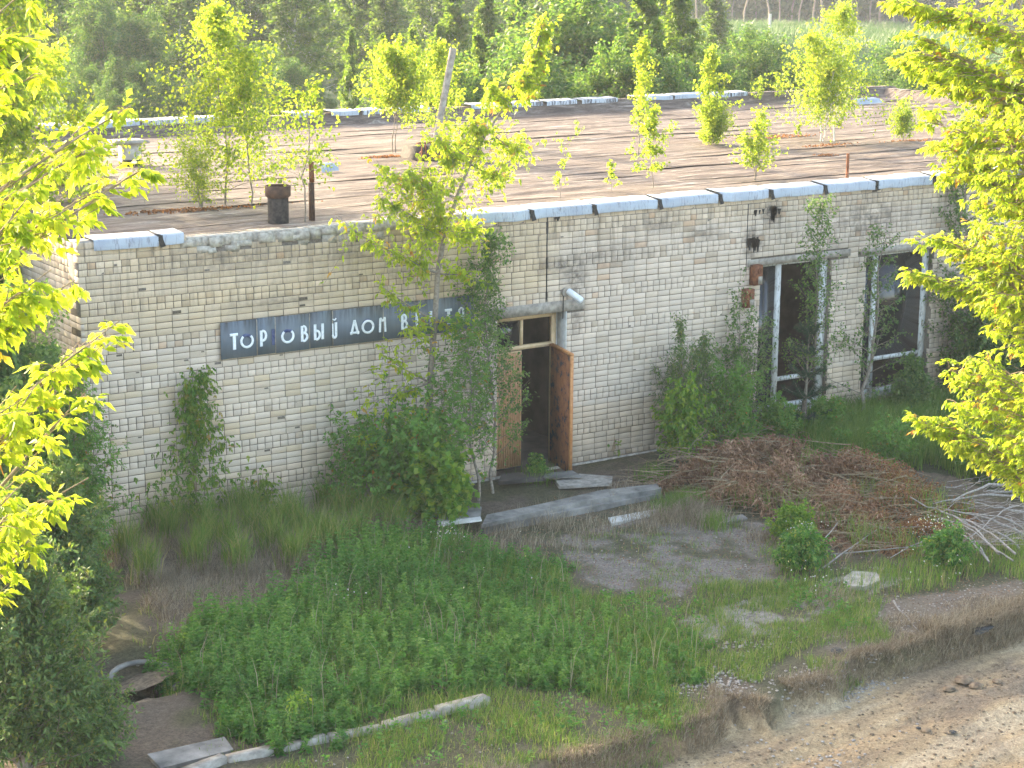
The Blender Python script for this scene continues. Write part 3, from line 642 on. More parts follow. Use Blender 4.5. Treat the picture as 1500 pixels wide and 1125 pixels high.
# ------------------------------------------------------------------ lamp, boxes
p = aty(828, 428, -.02)
LT = thing('wall_lamp', 'white tubular lamp on a round bracket above the right door jamb', 'lamp', (p[0], -.01, p[2]))
mb = MB(); mb.tube([(p[0], 0, p[2]), (p[0], -.05, p[2])], .075, 14, True); mb.build('bracket', 'concrete', LT)
mb = MB(); a = np.array([p[0]+.02, -.06, p[2]+.03]); d = unit(np.array([.5, -.75, -.55])); mb.tube([a, a+d*.02, a+d*.28, a+d*.3, a+d*.31], [.045, .058, .06, .05, .01], 14, True); smooth(mb.build('lamp_body', 'lamp_white', LT))
mb = MB(); mb.tube([(p[0]-.03, -.012, p[2]-.05), (p[0]-.035, -.012, p[2]-.45)], .008, 5); mb.build('cable', 'black_tar', LT)
for (px, py, w_, h_, lab) in [(1104, 405, .19, .36, 'upper rusty meter box on the brick beside the first window'), (1092, 437, .19, .33, 'lower rusty meter box with a grey flap beside the first window')]:
    p = aty(px, py, -.05); up = lab.startswith('upper')
    p = aty(px+5, py+(-2 if up else 0), -.1)
    BX = thing('meter_box', lab, 'metal box', (p[0], 0, p[2]-h_/2), 'rusty meter boxes by the window')
    mb = MB(); mb.box(p[0]-w_/2, p[0]+w_/2, -.14, -.12, p[2]-h_/2, p[2]+h_/2, j=.002); 
    mb.box(p[0]-w_/2, p[0]-w_/2+.012, -.12, -.0, p[2]-h_/2, p[2]+h_/2); mb.box(p[0]+w_/2-.012, p[0]+w_/2, -.12, 0, p[2]-h_/2, p[2]+h_/2); mb.box(p[0]-w_/2, p[0]+w_/2, -.12, 0, p[2]+h_/2-.012, p[2]+h_/2+.003); mb.build('casing', 'rust', BX)
    mb = MB(); mb.box(p[0]-.01, p[0]+w_/2-.015, -.158, -.142, p[2]-h_/2+.02, p[2]-.02, j=.004); mb.build('flap', 'concrete', BX)
    mb = MB(); mb.tube([(p[0]+.02, -.14, p[2]+.08), (p[0]+.02, -.175, p[2]+.08)], .05, 12, True); mb.build('dial', 'rust', BX)
# ------------------------------------------------------------------ things on the roof
def onroof(px, py): q = atz(px, py, 4.40); return np.array([q[0], q[1], float(roofz(q[0], q[1]))-.01])
q = onroof(408, 326); q[1] = max(q[1], .5)
T_ = thing('vent_pipe', 'wide black rusted vent pipe with a collar near the front roof edge', 'vent pipe', q)
mb = MB(); mb.tube([q, q+[0, 0, .42]], .165, 20); mb.build('pipe', 'soot', T_)
mb = MB(); mb.tube([q+[0, 0, .40], q+[0, 0, .43], q+[0, 0, .58], q+[0, 0, .585]], [.165, .20, .205, .19], 20); mb.tube([q+[0, 0, .585], q+[0, 0, .41]], [.19, .18], 20); mb.build('collar', 'dark_rust', T_)
q = onroof(457, 323)
T_ = thing('roof_post', 'thin rusty square post with a pale top beside the wide black vent pipe', 'post', q)
mb = MB(); mb.box(q[0]-.035, q[0]+.035, q[1]-.035, q[1]+.035, q[2], q[2]+.6, j=.004); mb.build('lower_post', 'dark_rust', T_)
mb = MB(); mb.box(q[0]-.03, q[0]+.045, q[1]-.02, q[1]+.02, q[2]+.602, q[2]+.92, j=.005); mb.build('upper_post', 'rust', T_)
q = onroof(191, 240)
T_ = thing('concrete_chimney', 'small pale chimney with a flat overhanging cap slab left on the roof', 'chimney', q)
mb = MB(); mb.box(q[0]-.17, q[0]+.17, q[1]-.15, q[1]+.15, q[2], q[2]+.42, j=.008); mb.build('shaft', 'asbestos', T_)
mb = MB(); mb.box(q[0]-.34, q[0]+.3, q[1]-.27, q[1]+.27, q[2]+.43, q[2]+.49, j=.01); mb.build('cap_slab', 'concrete', T_)
mb = MB(); mb.box(q[0]-.19, q[0]+.19, q[1]-.17, q[1]+.17, q[2]-.01, q[2]+.12, j=.008); mb.build('tar_collar', 'black_tar', T_)
q = onroof(636, 230)
T_ = thing('roof_hatch', 'low dark tarred upstand box under the leaning pale pipe', 'roof hatch', q)
mb = MB(); V = [(q[0]+a*.52*s_, q[1]+b_*.35*s_, q[2]+z) for z, s_ in ((0, 1.12), (.27, 1), (.30, .8)) for a, b_ in ((-1, -1), (1, -1), (1, 1), (-1, 1))]
mb.add(V, [(i+4*k, (i+1) % 4+4*k, (i+1) % 4+4*k+4, i+4*k+4) for k in (0, 1) for i in range(4)]+[(8, 9, 10, 11)]); mb.build('upstand', 'soot', T_)
mb = MB(); b0 = q+[-.55, -.42, 0]; mb.tube([b0+[0, 0, 0], b0+[.02, 0, .36]], .018, 6, True); mb.tube([b0+[.12, .02, 0.02], b0+[.1, 0, .36]], .016, 6, True); mb.box(b0[0]-.1, b0[0]+.25, b0[1]-.04, b0[1]+.04, b0[2]+.36, b0[2]+.385)
mb.tube([b0+[-.08, -.02, 0], b0+[-.09, 0, .12], b0+[-.02, 0, .2], b0+[.06, 0, .18]], .012, 5); mb.build('bracket', 'rust', T_)
b0 = q+[-.08, -.1, .1]; tt = b0+np.array([.42, -.1, 2.12])
# aim: pipe leans to the right
T_ = thing('leaning_pipe', 'tall pale asbestos pipe leaning to the right above the tarred box', 'pipe', b0)
mb = MB(); mb.tube([b0, b0+(tt-b0)*.5, tt], [.068, .068, .072], 16); mb.tube([tt, b0+(tt-b0)*.7], [.058, .055], 16); mb.build('pipe', 'concrete', T_)
q = onroof(1243, 266); q[1] = .35
T_ = tag(MB().tube([q, q+[.0, 0, .52]], .028, 8, True).build('steel_rod', 'rust'), 'short rusty steel pipe standing on the front coping at the right', 'pipe')
for (px, py, w_, lab) in [(478, 250, .34, 'bent piece of grey sheet metal lying on the roof near the left saplings'), (1268, 152, .85, 'loose white coping piece lying near the back right roof corner')]:
    q = onroof(px, py); mb = MB(); mb.add([(q[0]-w_/2, q[1]-.15, q[2]+.01), (q[0]+w_/2, q[1]-.2, q[2]+.03), (q[0]+w_/2, q[1]-.15, q[2]+.14), (q[0]-w_/2, q[1]-.1, q[2]+.13), (q[0]-w_/2+.05, q[1]+.12, q[2]+.15), (q[0]+w_/2-.05, q[1]+.1, q[2]+.17)], [(0, 1, 2, 3), (3, 2, 5, 4)])
    tag(mb.build('sheet_metal', 'zinc'), lab, 'sheet metal')
mb = MB()
for (px, py, a, b_) in [(1120, 199, 1.1, .2), (1150, 200, .9, .2), (1210, 226, .35, .18), (300, 306, 1.4, .18), (240, 308, 1., .15), (1215, 212, .8, .25), (1440, 222, .9, .2), (560, 230, .5, .15), (1330, 206, .6, .2)]:
    q = onroof(px, py); n = 260; t = rng.normal(0, .45, (n, 2)); P = q+np.column_stack([t[:, 0]*a, t[:, 1]*b_, np.full(n, .0)]); leaves(mb, P, rng.normal(0, 1, (n, 3))+[0, 0, 1], .05, .04, rng.random(n))
o = mb.build('moss', 'rust_leaf'); o['kind'] = 'stuff'; tag(o, 'rusty brown moss and litter patches on the roofing felt', 'moss')

# ------------------------------------------------------------------ plants
def curve(p0, d0, L, n, bend, jit):
    P = [np.array(p0, float)]; d = unit(np.array(d0, float))
    for i in range(n):
        d = unit(d+np.array([0, 0, bend/n])+rng.normal(0, jit, 3)); P.append(P[-1]+d*L/n)
    return np.array(P)
def plant(base, H, lean=(0, 0), nb=30, t0=.15, prof=lambda t: .35*(1-t)**.7+.05, el=(20, 60), bend=.3, sub=6, sublen=.4, leaf=.05, aspect=.75, per=14, spread=.03, hang=.4, rad=.012, stems=1, mb=None, lb=None, jit=.09, compound=0, shape='d', vary=1., tips=True):
    """tapered trunk(s), branches, twigs and leaves; returns branch and leaf builders"""
    mb = mb or MB(); lb = lb or MB(); base = np.array(base, float)
    for s_ in range(stems):
        off = np.array([rng.normal(0, .06), rng.normal(0, .06), 0])*H*.3 if stems > 1 else np.zeros(3)
        h = H*(1 if s_ == 0 else rng.uniform(.55, .95)); ln = np.array([lean[0]+(rng.normal(0, .12) if s_ else 0), lean[1]+(rng.normal(0, .12) if s_ else 0)])
        n = 12; t = np.linspace(0, 1, n+1); wob = np.cumsum(rng.normal(0, .012, (n+1, 2)), 0)*h; wob -= wob[0]
        T = base+off+np.column_stack([ln[0]*h*t**1.3+wob[:, 0], ln[1]*h*t**1.3+wob[:, 1], h*t]); mb.tube(T, rad*H*(1-.85*t), 6)
        AP, AD = [], []
        for i in range(nb):
            tt = t0+(1-t0)*((i+rng.random())/nb); k = tt*n; i0 = min(int(k), n-1); p = T[i0]+(T[i0+1]-T[i0])*(k-i0)
            az = i*2.4+rng.normal(0, .5); e = math.radians(el[0]+(el[1]-el[0])*tt+rng.normal(0, 10)); L = prof(tt)*H*rng.uniform(1-.3*vary, 1+.3*vary)
            L = max(L, .03*H); d = (math.cos(az)*math.cos(e), math.sin(az)*math.cos(e), math.sin(e)); B = curve(p, d, L, 6, bend, jit); mb.tube(B, rad*H*.35*(1-tt*.6)*np.linspace(1, .2, 7), 3)
            for j in range(sub):
                sj = .2+.8*(j+rng.random())/sub; kk = sj*6; j0 = min(int(kk), 5); q = B[j0]+(B[j0+1]-B[j0])*(kk-j0)
                dd = unit(unit(B[j0+1]-B[j0])+rng.normal(0, .75, 3)); l2 = L*sublen*(1.15-.6*sj); Q = curve(q, dd, l2, 3, bend*.5-.15, .15)
                if l2 > .12*H*.2: mb.tube(Q, [rad*H*.07, rad*H*.06, rad*H*.05, rad*H*.03], 3)
                w_ = rng.random(per)*3; a0 = np.minimum(w_.astype(int), 2); AP.append(Q[a0]+(Q[a0+1]-Q[a0])*(w_-a0)[:, None]+rng.normal(0, spread*H*.3, (per, 3))); AD.append(np.tile(dd, (per, 1)))
        if AP:
            AP = np.vstack(AP); AD = np.vstack(AD); n_ = len(AP); D = unit(AD*.5+rng.normal(0, .6, (n_, 3))+np.array([0, 0, -hang]))
            put(lb, AP, D, leaf, aspect, compound, shape)
    return mb, lb
def put(lb, AP, D, leaf, aspect, compound, shape, val=None):
    n_ = len(AP); val = rng.random(n_) if val is None else val
    if not compound:
        L = leaf*rng.uniform(.7, 1.25, n_); leaves(lb, AP, D, L, L*aspect, val, shape=shape)
    else:
        S_ = unit(np.cross(D, [0, 0, 1.]))
        for c_ in range(compound):
            f = 0 if c_ == 0 else (.25+.6*((c_-1)//2+1)/((compound-1)/2+.5)); side = 0 if c_ == 0 else (1 if c_ % 2 else -1)
            st = AP+D*leaf*(1.0 if c_ == 0 else 1-.0-f*.75); dd = unit(D+S_*side*.9+[0, 0, -.25*abs(side)-.2]) if side else D+[0, 0, -.25]
            L = leaf*rng.uniform(.75, 1.1, n_)*(1 if c_ == 0 else .85); leaves(lb, st, dd, L, L*aspect, val, shape=shape)
def tree(name, label, cat, base, lm, bk, group=None, foliage='foliage', **kw):
    T_ = thing(name, label, cat, base, group); a, b_ = plant(base, **kw); a.build('trunk', bk, T_); b_.build(foliage, lm, T_, kind='stuff'); return T_
birch = dict(prof=lambda t: .36*(1-t)**.7+.05, el=(30, 60), bend=.1, leaf=.058, aspect=.85, rad=.006, hang=.5, spread=.07)
def roofH(px, py, ptop):      # height of a plant at roof point whose tip is at ptop
    q = onroof(px, py); d = math.hypot(*(q[:2]-CAM[:2])); r0 = ray(px, ptop); z = CAM[2]+r0[2]/math.hypot(r0[0], r0[1])*d; return q, z-q[2]
gr = 'self-sown plants growing on the roof'
for (px, py, pt, kw, nm, lab, mtl) in [
    (330, 298, 22, dict(nb=54, sub=9, per=12, lean=(.0, .0), t0=.06), 'birch_sapling', 'tallest birch growing on the left part of the roof, pointed crown', 'birch_leaf'),
    (368, 300, 88, dict(nb=34, sub=7, per=9, lean=(.06, 0)), 'birch_sapling', 'slimmer birch just right of the tallest roof birch on the left', 'birch_leaf'),
    (296, 303, 215, dict(nb=20, sub=8, per=10, stems=5, t0=.05, prof=lambda t: .5, leaf=.035, lean=(-.1, 0)), 'shrub', 'low yellowing bush at the foot of the tall left roof birches', 'birch_leaf'),
    (213, 300, 215, dict(nb=14, sub=5, per=7, leaf=.045), 'birch_sapling', 'small sapling standing in brown moss at the left end of the roof', 'birch_leaf'),
    (447, 326, 125, dict(nb=20, sub=4, per=8, lean=(.02, 0)), 'birch_sapling', 'thin open birch beside the rusty square post', 'birch_leaf'),
    (575, 222, 78, dict(nb=34, sub=8, per=9, t0=.3, prof=lambda t: .42*(1-t)**.5+.06, leaf=.065, stems=2), 'maple_sapling', 'broad-crowned young tree left of the tarred box, roof middle', 'birch_leaf'),
    (646, 206, 70, dict(nb=40, sub=7, per=9, t0=.1), 'birch_sapling', 'slender birch right behind the leaning pipe', 'birch_leaf'),
    (820, 291, 212, dict(nb=12, sub=4, per=5, prof=lambda t: .16, leaf=.06), 'maple_sapling', 'thin knee-high shoot at the roof edge behind the coping, middle', 'birch_leaf'),
    (896, 281, 236, dict(nb=10, sub=4, per=6, prof=lambda t: .2), 'birch_sapling', 'smallest shoot on the front roof edge, right of the thin one', 'birch_leaf'),
    (957, 276, 170, dict(nb=22, sub=6, per=8, prof=lambda t: .28*(1-t)**.5+.08, t0=.2, leaf=.055), 'birch_sapling', 'bushy two-lobed sapling near the front coping, below a slim birch', 'birch_leaf'),
    (934, 232, 62, dict(nb=30, sub=5, per=9, prof=lambda t: .2*(1-t)**.7+.03, t0=.25), 'birch_sapling', 'slim straight birch with a spire top in the middle of the roof', 'birch_leaf'),
    (846, 202, 178, dict(nb=8, sub=4, per=5, leaf=.05), 'birch_sapling', 'tiny seedling far back on bare roof between leaning pipe and slim birch', 'birch_leaf'),
    (1040, 210, 78, dict(nb=32, sub=6, per=10, prof=lambda t: .24*(1-t)**.6+.03, t0=.25), 'birch_sapling', 'birch rising out of a round bush on the roof', 'birch_leaf'),
    (1044, 211, 172, dict(nb=24, sub=8, per=14, stems=5, t0=.02, prof=lambda t: .75, leaf=.04, bend=.5), 'shrub', 'round dense bush at the foot of a roof birch', 'birch_leaf'),
    (1107, 263, 170, dict(nb=20, sub=6, per=8, stems=3, prof=lambda t: .3*(1-t)**.5+.06), 'birch_sapling', 'bushy multi-stemmed sapling just behind the coping, right half', 'birch_leaf'),
    (1222, 205, 22, dict(nb=44, sub=8, per=11, t0=.2, prof=lambda t: .34*(1-t)**.5+.05, leaf=.055, lean=(.04, 0)), 'birch_sapling', 'tallest white-stemmed birch on the right part of the roof', 'birch_leaf'),
    (1203, 206, 62, dict(nb=44, sub=8, per=10, t0=.12, prof=lambda t: .42*(1-t)**.5+.05, lean=(-.14, 0), leaf=.055, stems=2), 'birch_sapling', 'wide birch leaning left beside the tallest white-stemmed roof birch', 'birch_leaf'),
    (1170, 200, 182, dict(nb=7, sub=4, per=6), 'birch_sapling', 'tiny yellow seedling left of the two big right-hand birches', 'birch_leaf'),
    (1322, 206, 160, dict(nb=18, sub=7, per=9, stems=4, prof=lambda t: .5, leaf=.05), 'shrub', 'sparse shrub on the roof by the right-hand maple', 'birch_leaf'),
    (1105, 145, 112, dict(nb=14, sub=6, per=9, prof=lambda t: .5), 'shrub', 'small yellow-green bush at the back parapet near the roof corner', 'birch_leaf'),
    (1135, 142, 122, dict(nb=12, sub=6, per=9, prof=lambda t: .6), 'shrub', 'lowest bush at the back parapet, right of the yellow-green one', 'birch_leaf')]:
    q, H = roofH(px, py, pt)
    if q[1] > YB-.5: q[1] = YB-.6; q[0] = back_x(px); H = .55
    k = {**birch, **kw}; k['per'] = max(4, int(k['per']*1.25)); k.setdefault('vary', 2.2); k['sublen'] = .5
    if H < 1.3: k['per'] = max(3, int(k['per']*.6)); k['leaf'] *= .85
    tree(nm, lab, 'young tree' if 'sapling' in nm else 'bush', q, mtl, 'birch_bark' if 'white-stemmed' in lab else 'bark', gr, H=H, **k)

# near box elders (maple with drooping compound leaves)
def leafmesh(lm, leaf):
    out = []
    for i in range(8):
        lb = MB(); D = unit(np.array([[1., 0, rng.uniform(-.3, .1)]])); put(lb, np.zeros((1, 3)), D, leaf, .5, 5, 't', val=np.array([rng.random()])); lb.tube([(0, 0, 0), (leaf*1.0, 0, 0)], .0016, 3, a=.8)
        out.append(lb.build('leaf', lm, attr='v', data_only=True))
    return out
def boxelder(label, base, top, clusters, leaf, lm, nsub, per, singles=300, twig=.5, extra=()):
    """clusters: end points of limbs with radius of their leaf mass"""
    T_ = thing('box_elder_tree', label, 'tree', base); base = np.array(base, float); top = np.array(top, float)
    t = np.linspace(0, 1, 9)[:, None]; TR = base*(1-t)+top*t+np.cumsum(rng.normal(0, .04, (9, 3)), 0)*[1, 1, 0]
    mb = MB(); mb.tube(TR, np.linspace(.17, .05, 9), 10, a=.5); AP, AD = [], []; limbs = MB()
    for (c, r) in clusters:
        c = np.array(c, float); h = np.clip((c[2]-base[2])/(top[2]-base[2])-.15-.1*rng.random(), .15, .97); k = h*8; i0 = min(int(k), 7); s_ = TR[i0]+(TR[i0+1]-TR[i0])*(k-i0)
        u = np.linspace(0, 1, 9)[:, None]; mid = (s_+c)/2+np.array([0, 0, .25*np.linalg.norm(c-s_)*rng.uniform(.2, .7)])+rng.normal(0, .12, 3)
        B = (1-u)**2*s_+2*u*(1-u)*mid+u*u*c; limbs.tube(B, np.linspace(.024, .003, 9)**1.0, 6); dirc = unit(B[-1]-B[-2])
        for j in range(nsub):
            v = .62+.38*rng.random() if rng.random() < .8 else .4+.3*rng.random(); kk = v*8; j0 = min(int(kk), 7); q = B[j0]+(B[j0+1]-B[j0])*(kk-j0)
            off = rng.normal(0, 1, 3)*[1, 1, .6]; e = q*.45+c*.55+unit(off)*r*rng.random()**.5*[1, 1, .75]
            Q = np.array([q, (q+e)/2+[0, 0, .08*r], e]); limbs.tube(Q, [.005, .0035, .002], 3)
            w_ = .35+.65*rng.random(per); a_ = np.minimum((w_*2).astype(int), 1); P = Q[a_]+(Q[a_+1]-Q[a_])*(w_*2-a_)[:, None]; AP.append(P+rng.normal(0, .012, (per, 3))); AD.append(np.tile(unit(e-q), (per, 1)))
    mb.build('trunk', 'bark', T_); limbs.build('limb', 'twig_brown', T_)
    AP = np.vstack(AP); AD = np.vstack(AD); n = len(AP); D = unit(AD*.5+rng.normal(0, .55, (n, 3))*[1, 1, .5]+[0, 0, -.45])
    V = AP-CAM; f = V@F_; px = 750+FPX*(V@RR)/f; py = 562.5-FPX*(V@UU)/f; vis = (px > 0) & (px < 1500) & (py > 0) & (py < 1125)
    order = np.where(vis)[0]; order = order[np.argsort(np.linalg.norm(V[order], axis=1))][:singles]; me = leafmesh(lm, leaf)
    for i in order:
        o = bpy.data.objects.new('leaf', me[rng.integers(0, 8)]); COL.objects.link(o); o.parent = T_; o.location = tuple(AP[i]-base); d = D[i]
        sc = rng.uniform(.8, 1.15); o.scale = (sc,)*3; o.rotation_euler = (rng.normal(0, .5), -math.asin(np.clip(d[2], -1, 1)), math.atan2(d[1], d[0]))
    rest = np.setdiff1d(np.arange(n), order); lb = MB(); put(lb, AP[rest], D[rest], leaf, .5, 5, 'd'); lb.build('foliage', lm, T_, kind='stuff'); return T_
def cl(px, py, D, r): return (atd(px, py, D), r)
boxelder('box elder at the left picture edge with large drooping sunlit yellow-green leaves', (-8.3, -16.6, float(gz(-8.3, -16.6))), (-8.1, -16.4, 8.9),
         [cl(20, 50, 10, .2), cl(60, 110, 10.2, .2), cl(10, 180, 9.8, .22), cl(90, 240, 10.2, .25), cl(140, 215, 10.4, .22), cl(192, 155, 10.6, .12), cl(40, 290, 9.8, .28), cl(110, 300, 10.3, .26), cl(160, 270, 10.6, .2), cl(222, 240, 10.7, .09),
          cl(75, 395, 10, .12), cl(50, 420, 10.1, .12), cl(110, 410, 10.2, .09), cl(90, 530, 10.2, .15), cl(150, 505, 10.4, .13), cl(175, 470, 10.5, .08), cl(55, 560, 10, .15), cl(125, 575, 10.3, .1), cl(25, 590, 9.8, .12),
          cl(25, 715, 10, .16), cl(75, 735, 10.2, .15), cl(130, 700, 10.4, .09), cl(50, 780, 10.2, .1), cl(10, 760, 9.8, .14), cl(-110, 200, 9.5, .5), cl(-130, 450, 9.4, .4), cl(-120, 700, 9.5, .4), cl(-250, 300, 9.3, .8), cl(-300, 60, 9.3, 1.), cl(20, 0, 10, .2), cl(10, 345, 9.8, .16)],
         .08, 'maple_leaf', 9, 5)
RC = [cl(x, y, D, r) for x, y, D, r in [(1330, 5, 18, .3), (1400, 30, 18, .5), (1470, 60, 18, .6), (1340, 75, 18, .22), (1390, 100, 18, .35), (1450, 130, 17.8, .6), (1350, 170, 18.2, .3), (1400, 190, 18, .45), (1470, 220, 17.5, .6), (1380, 250, 18, .3), (1440, 290, 17.8, .5), (1490, 320, 17.5, .6),
    (1345, 350, 18.2, .2), (1400, 360, 18, .35), (1460, 380, 17.8, .5), (1340, 405, 18.2, .18), (1330, 395, 18.2, .14), (1440, 440, 17.8, .4), (1490, 430, 17.6, .5), (1420, 520, 18, .38), (1390, 540, 18.1, .22), (1470, 540, 17.8, .5), (1450, 590, 18, .35), (1360, 610, 18.3, .16), (1385, 640, 18.2, .2), (1335, 608, 18.3, .1), (1400, 590, 18.2, .22), (1440, 650, 18, .3), (1490, 640, 17.8, .4), (1490, 700, 17.8, .2), (1500, 160, 17.2, .6), (1430, 400, 18, .4), (1500, 560, 17.5, .5), (1420, 230, 18, .45), (1480, 280, 17.6, .5), (1430, 330, 18, .4), (1490, 390, 17.6, .5), (1470, 480, 17.8, .4), (1500, 250, 17.4, .6), (1450, 75, 17.8, .5), (1500, 20, 17.5, .6), (1375, 210, 18.1, .3), (1370, 130, 18.1, .25), (1440, 170, 17.9, .4),
    (1300, 0, 18.2, .12), (1320, 45, 18.3, .12), (1315, 90, 18.4, .13), (1580, 100, 17.5, 1.2), (1600, 400, 17.5, 1.2), (1600, 650, 17.5, .9), (1480, -60, 18, 1.), (1700, 250, 17.5, 1.4)]]
boxelder('sunlit yellow-green box elder filling the right picture edge', (4.9, -16.4, float(gz(4.9, -16.4))), (4.6, -16.0, 9.4), RC, .062, 'maple_leaf', 34, 7)

# box elder growing up the facade in front of the sign
def facade_tree():
    base = np.array([5.35, -.85, .0]); T_ = thing('box_elder_tree', 'slender grey-stemmed box elder in front of the sign, top leaning over the roof', 'tree', base)
    Y = -.8; P = [aty(632, 745, Y), aty(628, 640, Y), aty(630, 560, Y), aty(637, 470, Y), aty(641, 400, Y), aty(652, 340, Y), aty(668, 290, Y), aty(688, 240, Y), aty(715, 190, Y+.1), aty(745, 150, Y+.2), aty(775, 105, Y+.2), aty(800, 60, Y+.3), aty(797, 28, Y+.3)]
    P = np.array(P[:11]+P[-1:]); mb = MB(); mb.tube(P, np.linspace(.06, .01, len(P)), 8)
    limbs = [(3, aty(560, 420, Y-.2), .22), (4, aty(520, 340, Y-.3), .3), (5, aty(560, 290, Y-.2), .35), (5, aty(640, 290, Y-.5), .35), (6, aty(600, 250, Y), .35), (6, aty(560, 250, Y), .25), (7, aty(640, 200, Y-.2), .35), (7, aty(735, 260, Y+.2), .35), (8, aty(760, 225, Y+.3), .3), (8, aty(690, 180, Y), .3), (9, aty(720, 130, Y), .25), (10, aty(770, 120, Y), .2), (11, aty(798, 45, Y+.3), .14), (10, aty(785, 75, Y+.3), .14), (10, aty(785, 95, Y+.3), .15), (11, aty(775, 140, Y+.2), .15),
             (3, aty(600, 480, Y-.3), .3), (4, aty(680, 400, Y-.2), .3), (4, aty(600, 380, Y-.3), .3), (3, aty(680, 470, Y-.3), .22), (5, aty(700, 330, Y), .3), (2, aty(560, 520, Y-.3), .3), (2, aty(540, 590, Y-.2), .25), (1, aty(530, 640, Y-.2), .2), (1, aty(600, 600, Y-.4), .35), (5, aty(610, 330, Y-.2), .35), (8, aty(655, 235, Y), .3), (0, aty(590, 680, Y-.4), .4), (0, aty(660, 700, Y-.5), .4), (1, aty(660, 630, Y-.4), .4)]
    lb = MB()
    for i0, e, r in limbs:
        s_ = P[i0]; mid = (s_+e)/2+[0, 0, -.05]; u = np.linspace(0, 1, 7)[:, None]; B = (1-u)**2*s_+2*u*(1-u)*mid+u*u*e; mb.tube(B, np.linspace(.018, .004, 7), 4)
        for j in range(40 if e[2] > 4.1 else 15):
            q = B[rng.integers(2, 7)]; ee = q+rng.normal(0, r*.85, 3)*[1, .6, 1]; Q = np.array([q, ee]); mb.tube(Q, .003, 3); n = 6; w_ = rng.random(n)[:, None]; put(lb, q+(ee-q)*w_, unit(rng.normal(0, .7, (n, 3))+[0, 0, -.6]), .075, .55, 5, 'd')
    mb.build('trunk', 'bark', T_); lb.build('foliage', 'maple_leaf', T_, kind='stuff')
facade_tree()
def fplant(name, lab, cat, px, py, ptop, mtl, bk='bark', depth=-.5, g_='plants growing along the front wall', **kw):
    q = aty(px, py, depth); x = q[0]; z = float(gz(x, depth)); b_ = np.array([x, depth, z]); H = aty(px, ptop, depth)[2]-z
    return tree(name, lab, cat, b_, mtl, bk, g_, H=max(H, .3), **kw)
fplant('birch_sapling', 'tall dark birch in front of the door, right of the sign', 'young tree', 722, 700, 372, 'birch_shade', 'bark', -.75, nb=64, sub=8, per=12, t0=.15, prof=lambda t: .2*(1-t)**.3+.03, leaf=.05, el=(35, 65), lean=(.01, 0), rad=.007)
fplant('rowan_sapling', 'bright green rowan left of the open door', 'young tree', 700, 745, 478, 'rowan_leaf', 'bark', -1.3, nb=34, sub=6, per=5, t0=.25, prof=lambda t: .26*(1-t)**.3+.04, leaf=.055, aspect=.4, compound=7, el=(30, 60), rad=.009, lean=(-.06, 0))
fplant('rowan_sapling', 'second rowan between the first one and the grey maple stem', 'young tree', 660, 740, 560, 'rowan_leaf', 'bark', -1.1, nb=26, sub=6, per=5, t0=.2, prof=lambda t: .35, leaf=.055, aspect=.4, compound=7, rad=.01)
fplant('shrub', 'lush green undergrowth bush at the foot of the grey maple stem', 'bush', 600, 755, 640, 'rowan_leaf', 'bark', -1.2, nb=22, sub=7, per=10, stems=6, t0=.05, prof=lambda t: .7, leaf=.075, aspect=.8, hang=.2)
fplant('shrub', 'low leafy bush left of the grey maple stem by the slab', 'bush', 540, 745, 660, 'rowan_leaf', 'bark', -.8, nb=20, sub=6, per=9, stems=5, t0=.05, prof=lambda t: .75, leaf=.06, aspect=.7)
fplant('hop_plant', 'broad-leaved creeping plant over the left end of the slab', 'plant', 645, 775, 700, 'maple_low', 'twig_brown', -1.9, nb=18, sub=6, per=8, stems=5, t0=.05, prof=lambda t: .7, leaf=.1, aspect=.95)
fplant('shrub', 'small bush beside the threshold under the door', 'bush', 785, 725, 680, 'weed_leaf', 'bark', -.5, nb=10, sub=5, per=8, stems=3, prof=lambda t: .6, leaf=.05)
def creeper(lab, pts, wid, n, leaf, mtl='creeper_leaf', nm='creeper', gap=.0, cat='creeper'):
    P = np.array([aty(a, b_, -.1) for a, b_ in pts]); T_ = thing(nm, lab, cat, (P[0][0], -.12, float(gz(P[0][0], -.2))), 'plants growing along the front wall')
    mb = MB(); lb = MB(); k = len(P)
    for s_ in range(3): mb.tube(P+rng.normal(0, .03, P.shape)*[1, .3, 1], np.linspace(.012, .004, k), 4)
    t = rng.random(n)**1.0*(k-1); keep = vnoise(t*3, t*0, 1, 77) > gap; t = t[keep]; i = np.minimum(t.astype(int), k-2); f = (t-i)[:, None]; W = np.interp(t, np.arange(k), wid)
    Q = P[i]*(1-f)+P[i+1]*f; Q = Q+np.column_stack([rng.normal(0, .5, len(t))*W*(.55+.9*vnoise(t*2.2, t*0, 1, 78)), -np.abs(rng.normal(.03, .07, len(t)))-.02, rng.normal(0, .08, len(t))])
    put(lb, Q, unit(rng.normal(0, .5, (len(t), 3))+[0, -.5, -.7]), leaf, .55, 5, 'd'); mb.build('stem', 'twig_brown', T_); lb.build('foliage', mtl, T_, kind='stuff')
creeper('green creeper climbing the bare wall below the left end of the sign', [(290, 770), (282, 700), (285, 640), (280, 590), (287, 545)], [.95, .75, .4, .33, .25], 950, .07)
creeper('small creeper on the wall right of the tall creeper', [(385, 760), (382, 730), (380, 695)], [.4, .3, .15], 240, .06)
creeper('tiny yellow tuft on the wall right of the open door', [(898, 662), (900, 640)], [.12, .1], 12, .05)
fplant('birch_sapling', 'dark grey-green birch against the left corner of the building', 'young tree', 62, 770, 440, 'birch_shade', 'bark', -.2, nb=44, sub=7, per=9, t0=.1, prof=lambda t: .3*(1-t)**.5+.05, leaf=.055, el=(20, 50), rad=.008, lean=(.04, 0))
